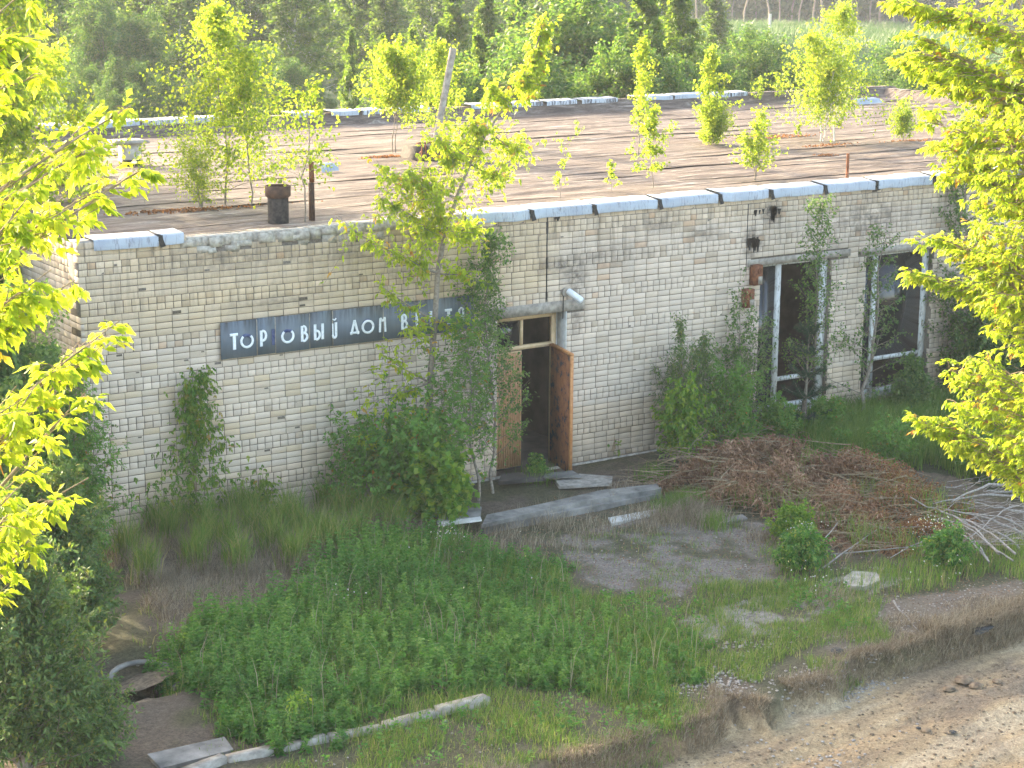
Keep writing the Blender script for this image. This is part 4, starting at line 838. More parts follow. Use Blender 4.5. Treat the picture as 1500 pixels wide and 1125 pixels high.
fplant('shrub', 'soft green feathery bush at the bottom of the left corner', 'bush', 100, 800, 625, 'rowan_leaf', 'bark', -.7, nb=24, sub=7, per=9, stems=5, t0=.05, prof=lambda t: .42, leaf=.06, aspect=.5, compound=3)
# right part
fplant('willow_shrub', 'grey-green upright willow shrub left of the first window', 'bush', 1000, 660, 482, 'willow_leaf', 'bark', -.6, nb=30, sub=7, per=9, stems=4, t0=.15, prof=lambda t: .33*(1-t)**.4+.04, leaf=.06, aspect=.35, el=(40, 70))
fplant('shrub', 'bright green shrub at the right end of the slab', 'bush', 995, 700, 590, 'maple_low', 'bark', -1.4, nb=22, sub=6, per=8, stems=3, t0=.15, prof=lambda t: .45, leaf=.08, aspect=.6, hang=.8)
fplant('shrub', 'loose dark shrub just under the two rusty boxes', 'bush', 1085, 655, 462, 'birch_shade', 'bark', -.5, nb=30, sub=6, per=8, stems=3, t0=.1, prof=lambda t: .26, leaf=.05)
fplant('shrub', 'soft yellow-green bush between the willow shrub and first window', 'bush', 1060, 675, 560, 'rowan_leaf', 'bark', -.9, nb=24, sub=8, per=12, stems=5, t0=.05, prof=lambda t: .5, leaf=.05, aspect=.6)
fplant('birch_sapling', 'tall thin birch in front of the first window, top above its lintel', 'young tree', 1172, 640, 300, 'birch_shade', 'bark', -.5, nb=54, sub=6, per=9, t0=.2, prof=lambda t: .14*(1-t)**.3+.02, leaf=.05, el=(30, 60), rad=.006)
def pine():
    b_ = np.array([13.15, -.75, float(gz(13.15, -.75))]); H = 2.1; T_ = thing('young_pine', 'young pine with long needles in front of the first window', 'young tree', b_, 'plants growing along the front wall'); mb = MB(); lb = MB()
    mb.tube([b_, b_+[0, 0, H*.5], b_+[.02, 0, H]], [.03, .02, .006], 6)
    for w_ in range(5):
        z = .3+w_*.4; 
        for a in range(6):
            az = a*1.05+w_*.4; L = .55*(1-w_*.14); B = curve(b_+[0, 0, z], (math.cos(az), math.sin(az), .35), L, 5, .4, .05); mb.tube(B, np.linspace(.01, .003, 6), 4)
            n = 170; t = rng.random(n)*5; i = np.minimum(t.astype(int), 4); P = B[i]+(B[i+1]-B[i])*(t-i)[:, None]; leaves(lb, P, unit(np.tile(unit(B[-1]-B[0]), (n, 1))+rng.normal(0, .7, (n, 3))), .1, .006, rng.random(n))
    n = 200; P = b_+[0, 0, H*.8]+np.column_stack([np.zeros(n), np.zeros(n), rng.random(n)*H*.22]); leaves(lb, P, unit(rng.normal(0, .6, (n, 3))+[0, 0, .8]), .1, .006, rng.random(n))
    mb.build('trunk', 'bark', T_); lb.build('needles', 'pine_needle', T_, kind='stuff')
pine()
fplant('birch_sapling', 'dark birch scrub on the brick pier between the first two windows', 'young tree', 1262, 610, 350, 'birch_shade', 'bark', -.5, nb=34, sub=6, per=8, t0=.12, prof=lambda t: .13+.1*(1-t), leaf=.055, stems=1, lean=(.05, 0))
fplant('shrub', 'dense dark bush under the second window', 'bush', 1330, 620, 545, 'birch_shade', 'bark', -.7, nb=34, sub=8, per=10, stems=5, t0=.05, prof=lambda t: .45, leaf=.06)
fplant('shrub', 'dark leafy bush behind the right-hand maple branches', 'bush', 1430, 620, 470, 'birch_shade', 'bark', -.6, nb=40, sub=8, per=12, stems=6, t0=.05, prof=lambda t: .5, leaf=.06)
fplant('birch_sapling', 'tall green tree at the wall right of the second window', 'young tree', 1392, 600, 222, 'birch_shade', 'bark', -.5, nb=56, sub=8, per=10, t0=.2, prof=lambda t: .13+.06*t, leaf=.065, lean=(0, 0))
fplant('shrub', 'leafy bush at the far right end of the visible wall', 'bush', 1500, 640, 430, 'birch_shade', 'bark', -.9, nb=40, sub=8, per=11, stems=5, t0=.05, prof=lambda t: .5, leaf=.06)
for (px, py, h, lab) in [(1140, 650, .55, 'low green bush below the first window sill'), (1210, 640, .5, 'fern-like green plant in tall grass right of the first window'), (1300, 690, .6, 'pale green weed bush in the tall grass under the second window'), (1440, 700, .8, 'dark green bush in the tall grass at the right'), (1230, 665, .28, 'small bright yellow-green plant above the brown brush heap')]:
    q = atz(px, py, 0); tree('shrub', lab, 'bush', (q[0], q[1], float(gz(q[0], q[1]))), 'rowan_leaf', 'bark', None, H=h, nb=16, sub=7, per=10, stems=5, t0=.03, prof=lambda t: .75, leaf=.055, aspect=.5)
for (px, py, h, lab, mt) in [(1160, 795, .42, 'yellow-tipped green bush in front of the brown brush heap', 'maple_low'), (1175, 835, .45, 'green bush with pale flower spikes left of the concrete block', 'weed_leaf'), (1385, 830, .45, 'whitish flowering weed at the foot of the grey sticks', 'weed_leaf'), (437, 1068, .35, 'tiny yellow-leaved seedling at the lower left of the green patch', 'maple_low')]:
    q = atz(px, py, 0); tree('weed_bush', lab, 'plant', (q[0], q[1], float(gz(q[0], q[1]))), mt, 'bark', None, H=h, nb=14, sub=6, per=7 if h > .4 else 2, stems=9 if h > .4 else 1, t0=.03, prof=lambda t: 1.0-.5*t, leaf=.06, aspect=.5)
# big willow bush, bottom left
for (px, py, hh, r, lab) in [(40, 1130, 2.5, .42, 'large grey-green willow bush filling the bottom left corner'), (85, 960, 2.1, .36, 'right-hand lobe of willow scrub beside the broken pit cover'), (-60, 980, 2.9, .4, 'willow bush half outside the left picture edge')]:
    q = atz(px, py, 0); tree('willow_shrub', lab, 'bush', (q[0], q[1], float(gz(q[0], q[1]))), 'willow_leaf', 'bark', None, H=hh, nb=34, sub=10, per=18, stems=11, t0=.02, prof=lambda t: .40-.14*t, leaf=.075, aspect=.4, hang=-.3, el=(25, 70), bend=.5)
q = atz(110, 1110, 0); tree('shrub', 'low mixed scrub in the lower left corner below the willows', 'bush', (q[0]+.1, q[1]-.1, 0), 'willow_leaf', 'bark', None, H=.6, nb=24, sub=8, per=12, stems=8, t0=.03, prof=lambda t: .8, leaf=.05, aspect=.5)
# trees left of the building (behind the near box elder)
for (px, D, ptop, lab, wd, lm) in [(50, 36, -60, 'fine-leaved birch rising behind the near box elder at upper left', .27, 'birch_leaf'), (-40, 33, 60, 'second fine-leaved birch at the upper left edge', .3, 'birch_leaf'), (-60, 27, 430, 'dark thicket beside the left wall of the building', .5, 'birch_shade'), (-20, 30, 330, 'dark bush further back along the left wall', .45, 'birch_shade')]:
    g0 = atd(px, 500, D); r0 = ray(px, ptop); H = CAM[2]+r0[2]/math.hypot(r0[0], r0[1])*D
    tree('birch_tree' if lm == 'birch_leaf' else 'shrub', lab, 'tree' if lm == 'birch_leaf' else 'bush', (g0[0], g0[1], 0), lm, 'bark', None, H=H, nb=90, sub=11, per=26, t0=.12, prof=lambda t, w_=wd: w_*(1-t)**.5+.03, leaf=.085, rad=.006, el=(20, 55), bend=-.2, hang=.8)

# ------------------------------------------------------------------ brush heap, sticks
HP = poly([(1000, 700), (1080, 660), (1180, 665), (1270, 690), (1390, 720), (1400, 790), (1290, 820), (1180, 770), (1060, 745), (1000, 740)])
lo, hi = HP.min(0), HP.max(0)
def heap_h(x, y): return .72*np.clip(fnoise(x, y, 1.6, 90)*2-.5, 0, 1)
def scatter(P, n, dens=None):
    lo, hi = P.min(0), P.max(0); Q = rng.uniform(lo-.3, hi+.3, (int(n*1.15), 2)); J = np.column_stack([fnoise(Q[:, 0], Q[:, 1], 1.6, 81)-.5, fnoise(Q[:, 0], Q[:, 1], 1.6, 82)-.5])*1.5+rng.normal(0, .07, Q.shape); Q = Q[inside(Q+J, P)]
    if dens is not None: Q = Q[rng.random(len(Q)) < dens(Q[:, 0], Q[:, 1])]
    return Q
BH = thing('brush_heap', 'heap of cut branches with withered brown leaves in front of the windows', 'brush heap', (*HP.mean(0), 0))
Q = scatter(HP, 52000); cx_, cy_ = HP.mean(0); edge = np.clip(1-(np.hypot((Q[:, 0]-cx_)/2.6, (Q[:, 1]-cy_)/2.6))**2, .15, 1); h = heap_h(Q[:, 0], Q[:, 1])*edge**.5
z = h*rng.uniform(.3, 1.1, len(Q))+gz(Q[:, 0], Q[:, 1]); P = np.column_stack([Q, z]); redder = Q[:, 0]-Q[:, 1]*.8+rng.normal(0, .6, len(Q)) > 14.6
lb = MB(); s_ = ~redder; leaves(lb, P[s_], unit(rng.normal(0, .7, (s_.sum(), 3))+[0, -.2, -.4]), rng.uniform(.05, .13, s_.sum()), .03, np.clip(fnoise(P[s_][:, 0], P[s_][:, 1], 2.2, 93)+rng.normal(0, .22, s_.sum()), 0, 1)); lb.build('withered_leaves', 'dead_leaf', BH, kind='stuff')
lb = MB(); s_ = redder; leaves(lb, P[s_], unit(rng.normal(0, .8, (s_.sum(), 3))), .055, .022, rng.random(s_.sum())); lb.build('withered_leaves', 'rust_leaf', BH, kind='stuff')
mb = MB()
for i in range(700):
    q = scatter(HP, 6)
    if len(q) == 0: continue
    q = q[0]; a = rng.normal(2.6, .7); L = rng.uniform(.3, 1.1); z0 = float(gz(q[0], q[1])); B = curve((q[0], q[1], z0+float(heap_h(q[0], q[1]))*rng.uniform(.2, 1)), (math.cos(a), math.sin(a), rng.normal(.05, .15)), L, 4, -.1, .08); mb.tube(B, np.linspace(.008, .002, 5)*rng.uniform(.6, 1.5), 3)
mb.build('twig', 'twig_brown', BH, kind='stuff')
mb = MB(); Q = scatter(HP, 5200, lambda x, y: sstep(.5, .66, fnoise(x, y, 1.4, 95))); blades(mb, np.column_stack([Q, gz(Q[:, 0], Q[:, 1])+.1]), rng.uniform(.2, .55, len(Q)), .009, .5, rng.random(len(Q))*.9); o = mb.build('grass', 'grass_blade'); o['kind'] = 'stuff'; tag(o, 'green grass shooting up through the brown brush heap', 'grass')
stk = [((1382, 762), (1478, 822)), ((1390, 755), (1460, 818)), ((1395, 765), (1450, 825)), ((1400, 758), (1490, 815)), ((1410, 750), (1500, 775)), ((1385, 745), (1500, 780)), ((1430, 735), (1510, 745)), ((1370, 735), (1500, 730)), ((1420, 760), (1500, 800)), ((1405, 770), (1440, 830)), ((1330, 728), (1420, 770)), ((1440, 720), (1505, 712)), ((1400, 800), (1380, 810)), ((1415, 790), (1500, 740)), ((1395, 740), (1470, 720))]
for i, (a, b_) in enumerate(stk):
    p0, p1 = atz(*a, .35), atz(*b_, .12); u = np.linspace(0, 1, 8)[:, None]; P = p0*(1-u)+p1*u+np.cumsum(rng.normal(0, .02, (8, 3)), 0); P[:, 2] += .1*np.sin(u[:, 0]*3.1)*rng.random()
    mb = MB(); mb.tube(P, np.linspace(.009, .024, 8)*rng.uniform(.6, 1.1), 6)
    tag(mb.build('cut_branch', 'grey_stick'), 'bare grey cut branch in the sheaf of sticks at the right', 'branch', 'bare grey cut branches in the pile at the right')
for (a, b_, lab) in [((1175, 835), (1225, 768), 'pale bare stick rising left of the brown heap'), ((1200, 835), (1300, 770), 'long thin stick lying across the brown heap'), ((1225, 772), (1350, 768), 'bare stick lying level in the brown heap'), ((1190, 815), (1370, 800), 'thin stick low in front of the brown heap'), ((1308, 882), (1345, 925), 'short dark stick near the bank at right'), ((1390, 772), (1305, 820), 'thin stick sloping down from the grey sheaf')]:
    p0, p1 = atz(*a, .03), atz(*b_, .45 if 'rising' in lab else .2); 
    if 'dark' in lab: p1 = atz(*b_, .02)
    u = np.linspace(0, 1, 7)[:, None]; P = p0*(1-u)+p1*u+np.cumsum(rng.normal(0, .015, (7, 3)), 0); mb = MB(); mb.tube(P, np.linspace(.016, .006, 7), 5); tag(mb.build('stick', 'grey_stick'), lab, 'stick')
mb = MB()
for i in range(130):
    a = (rng.uniform(1370, 1560), rng.uniform(705, 800)); p0 = atz(*a, rng.uniform(.02, .35)); an = rng.normal(-.5, .8); B = curve(p0, (math.cos(an), math.sin(an), rng.normal(.05, .15)), rng.uniform(.3, 1.2), 5, 0, .09); mb.tube(B, np.linspace(.007, .002, 6), 3)
o = mb.build('dry_twigs', 'grey_stick'); o['kind'] = 'stuff'; tag(o, 'tangle of thin dry twigs under the grey sticks', 'twigs')
# ------------------------------------------------------------------ slabs, kerb, blocks, pit
def slab(px4, z, th, mt, name, lab, cat, zz=None):
    P = [atz(a, b_, z) for a, b_ in px4]; n = len(P); mb = MB(); V = [(*p_[:2], z) for p_ in P]+[(*p_[:2], z-th) for p_ in P]
    V = np.array(V)+rng.normal(0, .008, (2*n, 3)); mb.add(V[:n], [tuple(range(n))]) if n == 4 else None
    if n != 4:
        c0 = V[:n].mean(0); W = np.vstack([V[:n], c0]); mb.add(W, [(i, (i+1) % n, n) for i in range(n)])
    mb.add(V, [(i, (i+1) % n, (i+1) % n+n, i+n) for i in range(n)]); return tag(mb.build(name, mt), lab, cat)
slab([(706, 768), (850, 735), (968, 716), (965, 708), (880, 717), (790, 738), (712, 755)], .17, .07, 'old_slab', 'concrete_slab', 'long flat concrete slab in front of the door', 'slab')
slab([(640, 766), (704, 758), (706, 742), (690, 735), (650, 745)], .19, .05, 'old_slab', 'concrete_slab', 'short slab with pale edge left of the long slab', 'slab')
slab([(704, 772), (968, 722), (966, 718), (705, 768)], .1, .3, 'old_slab', 'slab_riser', 'dark riser beam under the long concrete slab', 'slab')
slab([(645, 768), (706, 760), (704, 757), (644, 764)], .21, .03, 'pale_concrete', 'edge_strip', 'thin white edge strip on the short slab', 'strip')
slab([(895, 768), (962, 752), (960, 745), (890, 758)], .03, .1, 'pale_concrete', 'concrete_slab', 'lower step slab half buried in front of the long slab', 'slab')
slab([(820, 712), (895, 710), (897, 698), (850, 694), (812, 702)], .07, .04, 'concrete', 'concrete_slab', 'pale worn concrete patch right of the open door', 'slab')
slab([(795, 700), (852, 697), (838, 688), (800, 692)], .13, .02, 'old_slab', 'board', 'broken pale board lying on the door threshold', 'board')
slab([(730, 706), (800, 700), (800, 690), (735, 695)], .11, .04, 'dark_room', 'board', 'dark board lying left of the door threshold', 'board')
slab([(1050, 768), (1095, 760), (1088, 753), (1045, 760)], .05, .08, 'old_slab', 'concrete_slab', 'small concrete slab corner left of the brush heap', 'slab')
slab([(1234, 846), (1250, 836), (1284, 840), (1290, 850), (1266, 860), (1240, 857)], .07, .1, 'concrete', 'concrete_block', 'pale broken concrete block on the ground right of centre', 'block')
kp = [(250, 1140), (330, 1108), (400, 1095), (480, 1075), (560, 1062), (640, 1043), (715, 1024)]
P0 = np.array([atz(a, b_, .05) for a, b_ in kp]); mb = MB(); KT = thing('kerb', 'old broken concrete kerb line at the near edge of the green patch', 'kerb', (*P0[0][:2], 0))
for i in range(len(kp)-1):
    a, b_ = P0[i], P0[i+1]; d = unit(b_-a); nn_ = np.array([-d[1], d[0], 0]); mb = MB(); a = a+d*.02; w_ = .07; dz = rng.normal(0, .012)+(0.02 if i in (0, 1, 4, 5) else -.02)
    V = [p_+s2*nn_*w_+[0, 0, dz+zz] for p_ in (a, b_-d*.02) for s2 in (-1, 1) for zz in (-.2, 0.01)]; mb.add(np.array(V)+rng.normal(0, .007, (8, 3)), [(0, 1, 3, 2), (4, 6, 7, 5), (0, 4, 5, 1), (2, 3, 7, 6), (0, 2, 6, 4), (1, 5, 7, 3)]); mb.build('kerb_stone', 'concrete', KT)
q = atz(212, 985, 0)
T_ = thing('pit_cover', 'tilted broken concrete pit cover ring beside the willow bush', 'pit cover', q)
mb = MB(); t = np.radians(np.linspace(-60, 170, 14)); ring = [(q[0]+.42*math.cos(a), q[1]+.42*math.sin(a), q[2]-.08+.06*math.sin(a)) for a in t]; mb.tube(ring, .035, 6, True); mb.build('rim', 'old_slab', T_)
mb = MB(); V = [(q[0]+.36*math.cos(a)*(1+.1*rng.normal()), q[1]+.34*math.sin(a), q[2]-.1+.1*math.cos(a+.6)) for a in np.linspace(0, 5.6, 9)]; V.append((q[0], q[1], q[2]-.06)); mb.add(V, [(i, (i+1) % 9, 9) for i in range(9)]); mb.build('broken_plate', 'clod', T_)
slab([(170, 1040), (215, 1020), (270, 1028), (262, 1060), (205, 1085), (160, 1070)], -.02, .12, 'clod', 'sand_patch_slab', 'sandy slab surface below the broken pit cover', 'slab')
slab([(215, 1105), (330, 1080), (340, 1098), (235, 1125)], .03, .08, 'old_slab', 'concrete_slab', 'overgrown flat slab at the bottom left beside the kerb', 'slab')
# road clods and asphalt fragments
def rock(mb, c, r, sq=.6):
    n = 6; V = []
    for i in range(3):
        ph = (.42+.55*i)
        for j in range(n): a = j*2*math.pi/n+.4*i; rr = r*rng.uniform(.85, 1.12); V.append((c[0]+rr*math.sin(ph)*math.cos(a), c[1]+rr*math.sin(ph)*math.sin(a), c[2]+rr*sq*math.cos(ph)))
    V.append((c[0], c[1], c[2]+r*sq*.98))
    mb.add(V, [(i*n+j, (i+1)*n+j, (i+1)*n+(j+1) % n, i*n+(j+1) % n) for i in range(2) for j in range(n)]); mb.F.append(np.array([(18, j, (j+1) % n) for j in range(n)])+mb.n-19)
def fl(px, py): q = atz(px, py, -.33); return np.array([q[0], q[1], float(gz(q[0], q[1]))])
for (px, py, r, mt, lab) in [(1412, 1003, .13, 'clod', 'biggest dark earth clod on the dirt road'), (1357, 1077, .06, 'clod', 'lone round clod on the lower right road'), (1460, 1003, .07, 'clod', 'flat dark clod right of the biggest one'), (1390, 1015, .09, 'clod', 'clod leaning against the left of the biggest clod'), (1445, 936, .13, 'asphalt', 'grey asphalt fragment at the foot of the bank'), (1345, 1072, .035, 'asphalt', 'small black asphalt crumb by the lone clod'), (1225, 995, .1, 'asphalt', 'asphalt lump in the gravel at the bank'), (1395, 1080, .05, 'asphalt', 'small asphalt crumb right of the lone clod'), (1430, 1011, .1, 'clod', 'ragged clod piece in front of the biggest one')]:
    q = fl(px, py); mb = MB(); rock(mb, q+[0, 0, r*.25], r, .45); rock(mb, q+[r*.7, r*.3, r*.1], r*.6, .5); tag(mb.build('clod' if mt == 'clod' else 'asphalt_fragment', mt), lab, 'clod' if mt == 'clod' else 'asphalt')
for i in range(12):      # broken asphalt edge along the bank top
    px = 1355+i*8; py = 925-(i % 5)*3-(14 if 3 < i < 10 else 0); q = atz(px, py, -.02); mb = MB(); V = np.array([(q[0]+a, q[1]+b_, .02+zz) for zz in (0, -.05) for a, b_ in ((-.1, -.05), (.1, -.06), (.12, .06), (-.08, .05))])+rng.normal(0, .018, (8, 3)); mb.add(V, [(0, 1, 2, 3), (0, 4, 5, 1), (1, 5, 6, 2), (2, 6, 7, 3), (3, 7, 4, 0)])
    tag(mb.build('asphalt_fragment', 'asphalt'), 'piece of broken asphalt edging along the top of the bank at right', 'asphalt', 'broken asphalt pieces along the bank edge')
mb = MB()
for key, n in (('gravel', 5200), ('right_edge', 700), ('dirt', 260), ('grass', 500)):
    Q = scatter(POLY[key], n, (lambda x, y: sstep(.42, .6, fnoise(x, y, 3.2, 12))) if key == 'gravel' else None)
    for x, y in Q[:2600]: r = rng.uniform(.006, .02); rock(mb, (x, y, float(gz(x, y))+r*.3), r)
for (px, py, n, sx_, sy_) in [(1050, 1015, 300, .35, .25), (1220, 1000, 350, .5, .15), (1230, 1115, 60, .3, .2), (1100, 960, 150, .5, .2), (290, 960, 90, .3, .2), (1190, 1080, 80, .8, .3)]:
    q = atz(px, py, -.15)
    for i in range(n):
        x, y = q[0]+rng.normal(0, sx_), q[1]+rng.normal(0, sy_); r = rng.uniform(.008, .026); rock(mb, (x, y, float(gz(x, y))+r*.3), r)
o = mb.build('gravel', 'stone'); o['kind'] = 'stuff'; tag(o, 'scattered pale gravel and pebbles on the ground', 'gravel')
mb = MB()
for i in range(3600):
    x, y = rng.uniform(-1, 11), rng.uniform(-14, -9.9)
    if y > bank_y(x)-.15 or vnoise(x, y, .8, 44) < .4: continue
    r = rng.uniform(.006, .028)*rng.random()+.005; rock(mb, (x, y, float(gz(x, y))+r*.2), r, .5)
o = mb.build('road_crumbs', 'clod'); o['kind'] = 'stuff'; tag(o, 'earth crumbs and small stones scattered on the dirt road', 'crumbs')

# ------------------------------------------------------------------ ground cover
def grass(Q, hmin, hmax, w_, lean, mb, lo_=0, hi_=1, hf=None):
    n = len(Q); z = gz(Q[:, 0], Q[:, 1])-.01; H = rng.uniform(hmin, hmax, n)
    if hf is not None: H = H*hf(Q[:, 0], Q[:, 1])
    blades(mb, np.column_stack([Q, z]), H, w_, rng.uniform(.1, lean, n), rng.uniform(lo_, hi_, n)**1.3)
# nettle-like weeds
wb = MB(); hf = lambda x, y: .55+.9*fnoise(x, y, .9, 33)
Q = scatter(POLY['weed'], 10500, lambda x, y: np.clip(-.25+1.9*fnoise(x, y, 1.5, 34), .05, 1)*(1-.65*sstep(2.2, 5, x))); print('weeds', len(Q))
z = gz(Q[:, 0], Q[:, 1]); 
y_far = np.clip((Q[:, 1]+8.5)/5, 0, 1)
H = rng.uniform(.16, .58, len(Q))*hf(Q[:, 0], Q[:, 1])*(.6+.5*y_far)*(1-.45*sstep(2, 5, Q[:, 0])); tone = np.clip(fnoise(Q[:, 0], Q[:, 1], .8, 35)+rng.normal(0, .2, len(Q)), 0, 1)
ln = rng.normal(0, .12, (len(Q), 2))
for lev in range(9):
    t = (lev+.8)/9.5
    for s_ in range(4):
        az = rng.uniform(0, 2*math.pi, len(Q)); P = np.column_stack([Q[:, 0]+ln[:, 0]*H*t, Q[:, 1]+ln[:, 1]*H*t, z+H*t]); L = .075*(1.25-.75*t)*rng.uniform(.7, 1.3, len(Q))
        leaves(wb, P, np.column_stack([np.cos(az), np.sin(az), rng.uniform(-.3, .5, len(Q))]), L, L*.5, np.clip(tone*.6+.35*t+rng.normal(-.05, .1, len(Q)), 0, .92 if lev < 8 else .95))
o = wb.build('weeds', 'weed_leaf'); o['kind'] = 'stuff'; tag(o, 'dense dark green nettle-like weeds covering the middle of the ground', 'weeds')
mb = MB()
grass(scatter(POLY['grass'], 105000, lambda x, y: .12+sstep(.3, .55, fnoise(x, y, 1.3, 36))), .05, .19, .007, .8, mb, hf=lambda x, y: .35+1.3*fnoise(x, y, 1.3, 36))
grass(scatter(POLY['grass'], 16000), .03, .12, .006, 1.5, mb, .6, 1)
Q = scatter(POLY['grass'], 1500, lambda x, y: sstep(.5, .62, fnoise(x, y, 1.1, 37))); lb = MB()
for k in range(7): az = rng.uniform(0, 6.28, len(Q)); leaves(lb, np.column_stack([Q, gz(Q[:, 0], Q[:, 1])+.02+.02*k]), np.column_stack([np.cos(az), np.sin(az), rng.uniform(.1, .8, len(Q))]), rng.uniform(.04, .09, len(Q)), .035, np.clip(rng.normal(.5, .2, len(Q)), 0, .92))
o = lb.build('clover', 'weed_leaf'); o['kind'] = 'stuff'; tag(o, 'low broad-leaved weeds mixed into the thin grass near the bank', 'weeds')
grass(scatter(POLY['weed'], 26000), .1, .42, .007, .6, mb, 0, .8)
grass(scatter(POLY['rgrass'], 9000), .1, .35, .008, .6, mb)
grass(scatter(POLY['mid'], 6000, lambda x, y: sstep(.4, .6, fnoise(x, y, 2, 39))), .08, .25, .007, .6, mb)
grass(scatter(POLY['right'], 60000), .25, .65, .012, .6, mb, 0, .75)
grass(scatter(poly([(160, 790), (560, 800), (400, 900), (250, 1000), (200, 950)]), 6000, lambda x, y: sstep(.45, .6, fnoise(x, y, 2, 41))), .05, .2, .007, .8, mb)
grass(scatter(poly([(100, 1000), (330, 1020), (420, 1140), (100, 1160)]), 7000, lambda x, y: sstep(.45, .6, fnoise(x, y, 1.6, 43))), .05, .2, .008, .8, mb)
grass(scatter(poly([(640, 800), (1000, 760), (1160, 790), (1120, 860), (900, 900), (700, 850)]), 16000, lambda x, y: .12+sstep(.55, .7, fnoise(x, y, 1.8, 45))), .04, .13, .006, .9, mb)
for (px, py, n) in [(790, 700, 250), (1010, 740, 900), (985, 745, 500), (960, 700, 350), (1080, 735, 300), (1050, 770, 200), (650, 810, 300), (590, 800, 500)]:
    q = atz(px, py, .05)[:2]; grass(q+rng.normal(0, .16, (n, 2)), .15, .4, .008, .6, mb, 0, .8)
o = mb.build('grass', 'grass_blade'); o['kind'] = 'stuff'; tag(o, 'patchy green grass on the ground in front of the shop', 'grass')
mb = MB(); db = MB()       # tall sedge tussocks with dry skirts
tus = [(365, 770), (410, 790), (300, 815), (265, 780), (455, 820), (490, 815), (185, 820), (215, 850), (250, 800), (285, 835), (300, 790), (330, 810), (350, 840), (375, 795), (400, 815), (430, 835), (440, 795), (470, 800), (500, 770), (520, 800), (480, 755), (425, 770), (345, 775), (540, 775), (230, 790), (560, 745), (575, 785)]
for i, (px, py) in enumerate(tus):
    q = atz(px, py, 0)[:2]; n = 230; P = q+rng.normal(0, .085, (n, 2)); grass(P, .35, .85, .013, .5, mb, .3, 1); n = 520; P = q+rng.normal(0, .13, (n, 2))+[0, -.1]; grass(P, .15, .5, .006, 1.5, db)
o = mb.build('sedge_tussocks', 'grass_blade'); o['kind'] = 'stuff'; tag(o, 'row of tall green sedge tussocks along the left foot of the wall', 'grass')
grass(scatter(POLY['thatch'], 20000), .05, .25, .006, 1.6, db); grass(scatter(POLY['front'], 9000, lambda x, y: sstep(.4, .6, fnoise(x, y, 2.2, 47))), .08, .32, .006, .8, db)
grass(scatter(POLY['sedge'], 9000), .08, .3, .006, 1.3, db)
for (px, py, n, h) in [(1010, 755, 1300, .3), (1035, 765, 900, .25), (810, 770, 400, .25), (1130, 790, 500, .2), (980, 762, 500, .25), (1420, 800, 700, .25), (1220, 880, 400, .2)]:
    q = atz(px, py, 0)[:2]; grass(q+rng.normal(0, .2, (n, 2)), h*.4, h*1.3, .006, 1.2, db)
grass(scatter(POLY['weed'], 420), .45, .85, .007, .35, db, .3, 1); grass(scatter(POLY['weed'], 3500), .1, .3, .006, 1.4, db)
x = rng.uniform(-2, 12, 26000); off = rng.normal(0, .09, 26000); keep = (vnoise(x, x*0, 1.6, 51) > .33) | (x > 5); x = x[keep]; off = off[keep]; Q = np.column_stack([x, bank_y(x)+off+.0]); grass(Q, .04, .2, .006, 1.6, db, 0, .85)
q2 = np.column_stack([rng.uniform(6.2, 9.6, 6000), rng.uniform(-9.5, -8.6, 6000)]); grass(q2[vnoise(q2[:, 0], q2[:, 1], 2, 52) > .5], .03, .15, .006, 1.5, db)
q2 = np.column_stack([rng.uniform(7.6, 10.5, 7000), rng.normal(-9.35, .12, 7000)]); grass(q2, .1, .35, .007, 1.3, db)
o = db.build('dry_grass', 'dry_blade'); o['kind'] = 'stuff'; tag(o, 'matted dry straw-coloured grass along the bank and under tussocks', 'dry grass')
fb = MB()
for (px, py, n, s2) in [(650, 815, 40, .12), (1180, 815, 110, .18), (1360, 800, 90, .2), (1390, 815, 80, .12), (1200, 880, 30, .3), (510, 900, 10, .2), (1350, 860, 25, .3), (690, 870, 14, .8)]:
    q = atz(px, py, 0)[:2]; P = q+rng.normal(0, s2, (n, 2)); z = gz(P[:, 0], P[:, 1])+rng.uniform(.25, .5, n); leaves(fb, np.column_stack([P, z]), rng.normal(0, 1, (n, 3)), .03, .02, rng.random(n)*.9)
o = fb.build('flower_heads', 'flower'); o['kind'] = 'stuff'; tag(o, 'small whitish flower heads among the weeds', 'flowers')
# litter under the brush and on the dirt
lb = MB(); Q = scatter(poly([(640, 780), (960, 690), (1160, 760), (1500, 860), (1450, 900), (1150, 880), (900, 900), (660, 850)]), 9000); leaves(lb, np.column_stack([Q, gz(Q[:, 0], Q[:, 1])+.012]), rng.normal(0, 1, (len(Q), 3))*[1, 1, .25], .03, .018, rng.random(len(Q))*.9); o = lb.build('leaf_litter', 'dead_leaf'); o['kind'] = 'stuff'; tag(o, 'thin brown leaf litter on the bare ground', 'leaf litter')

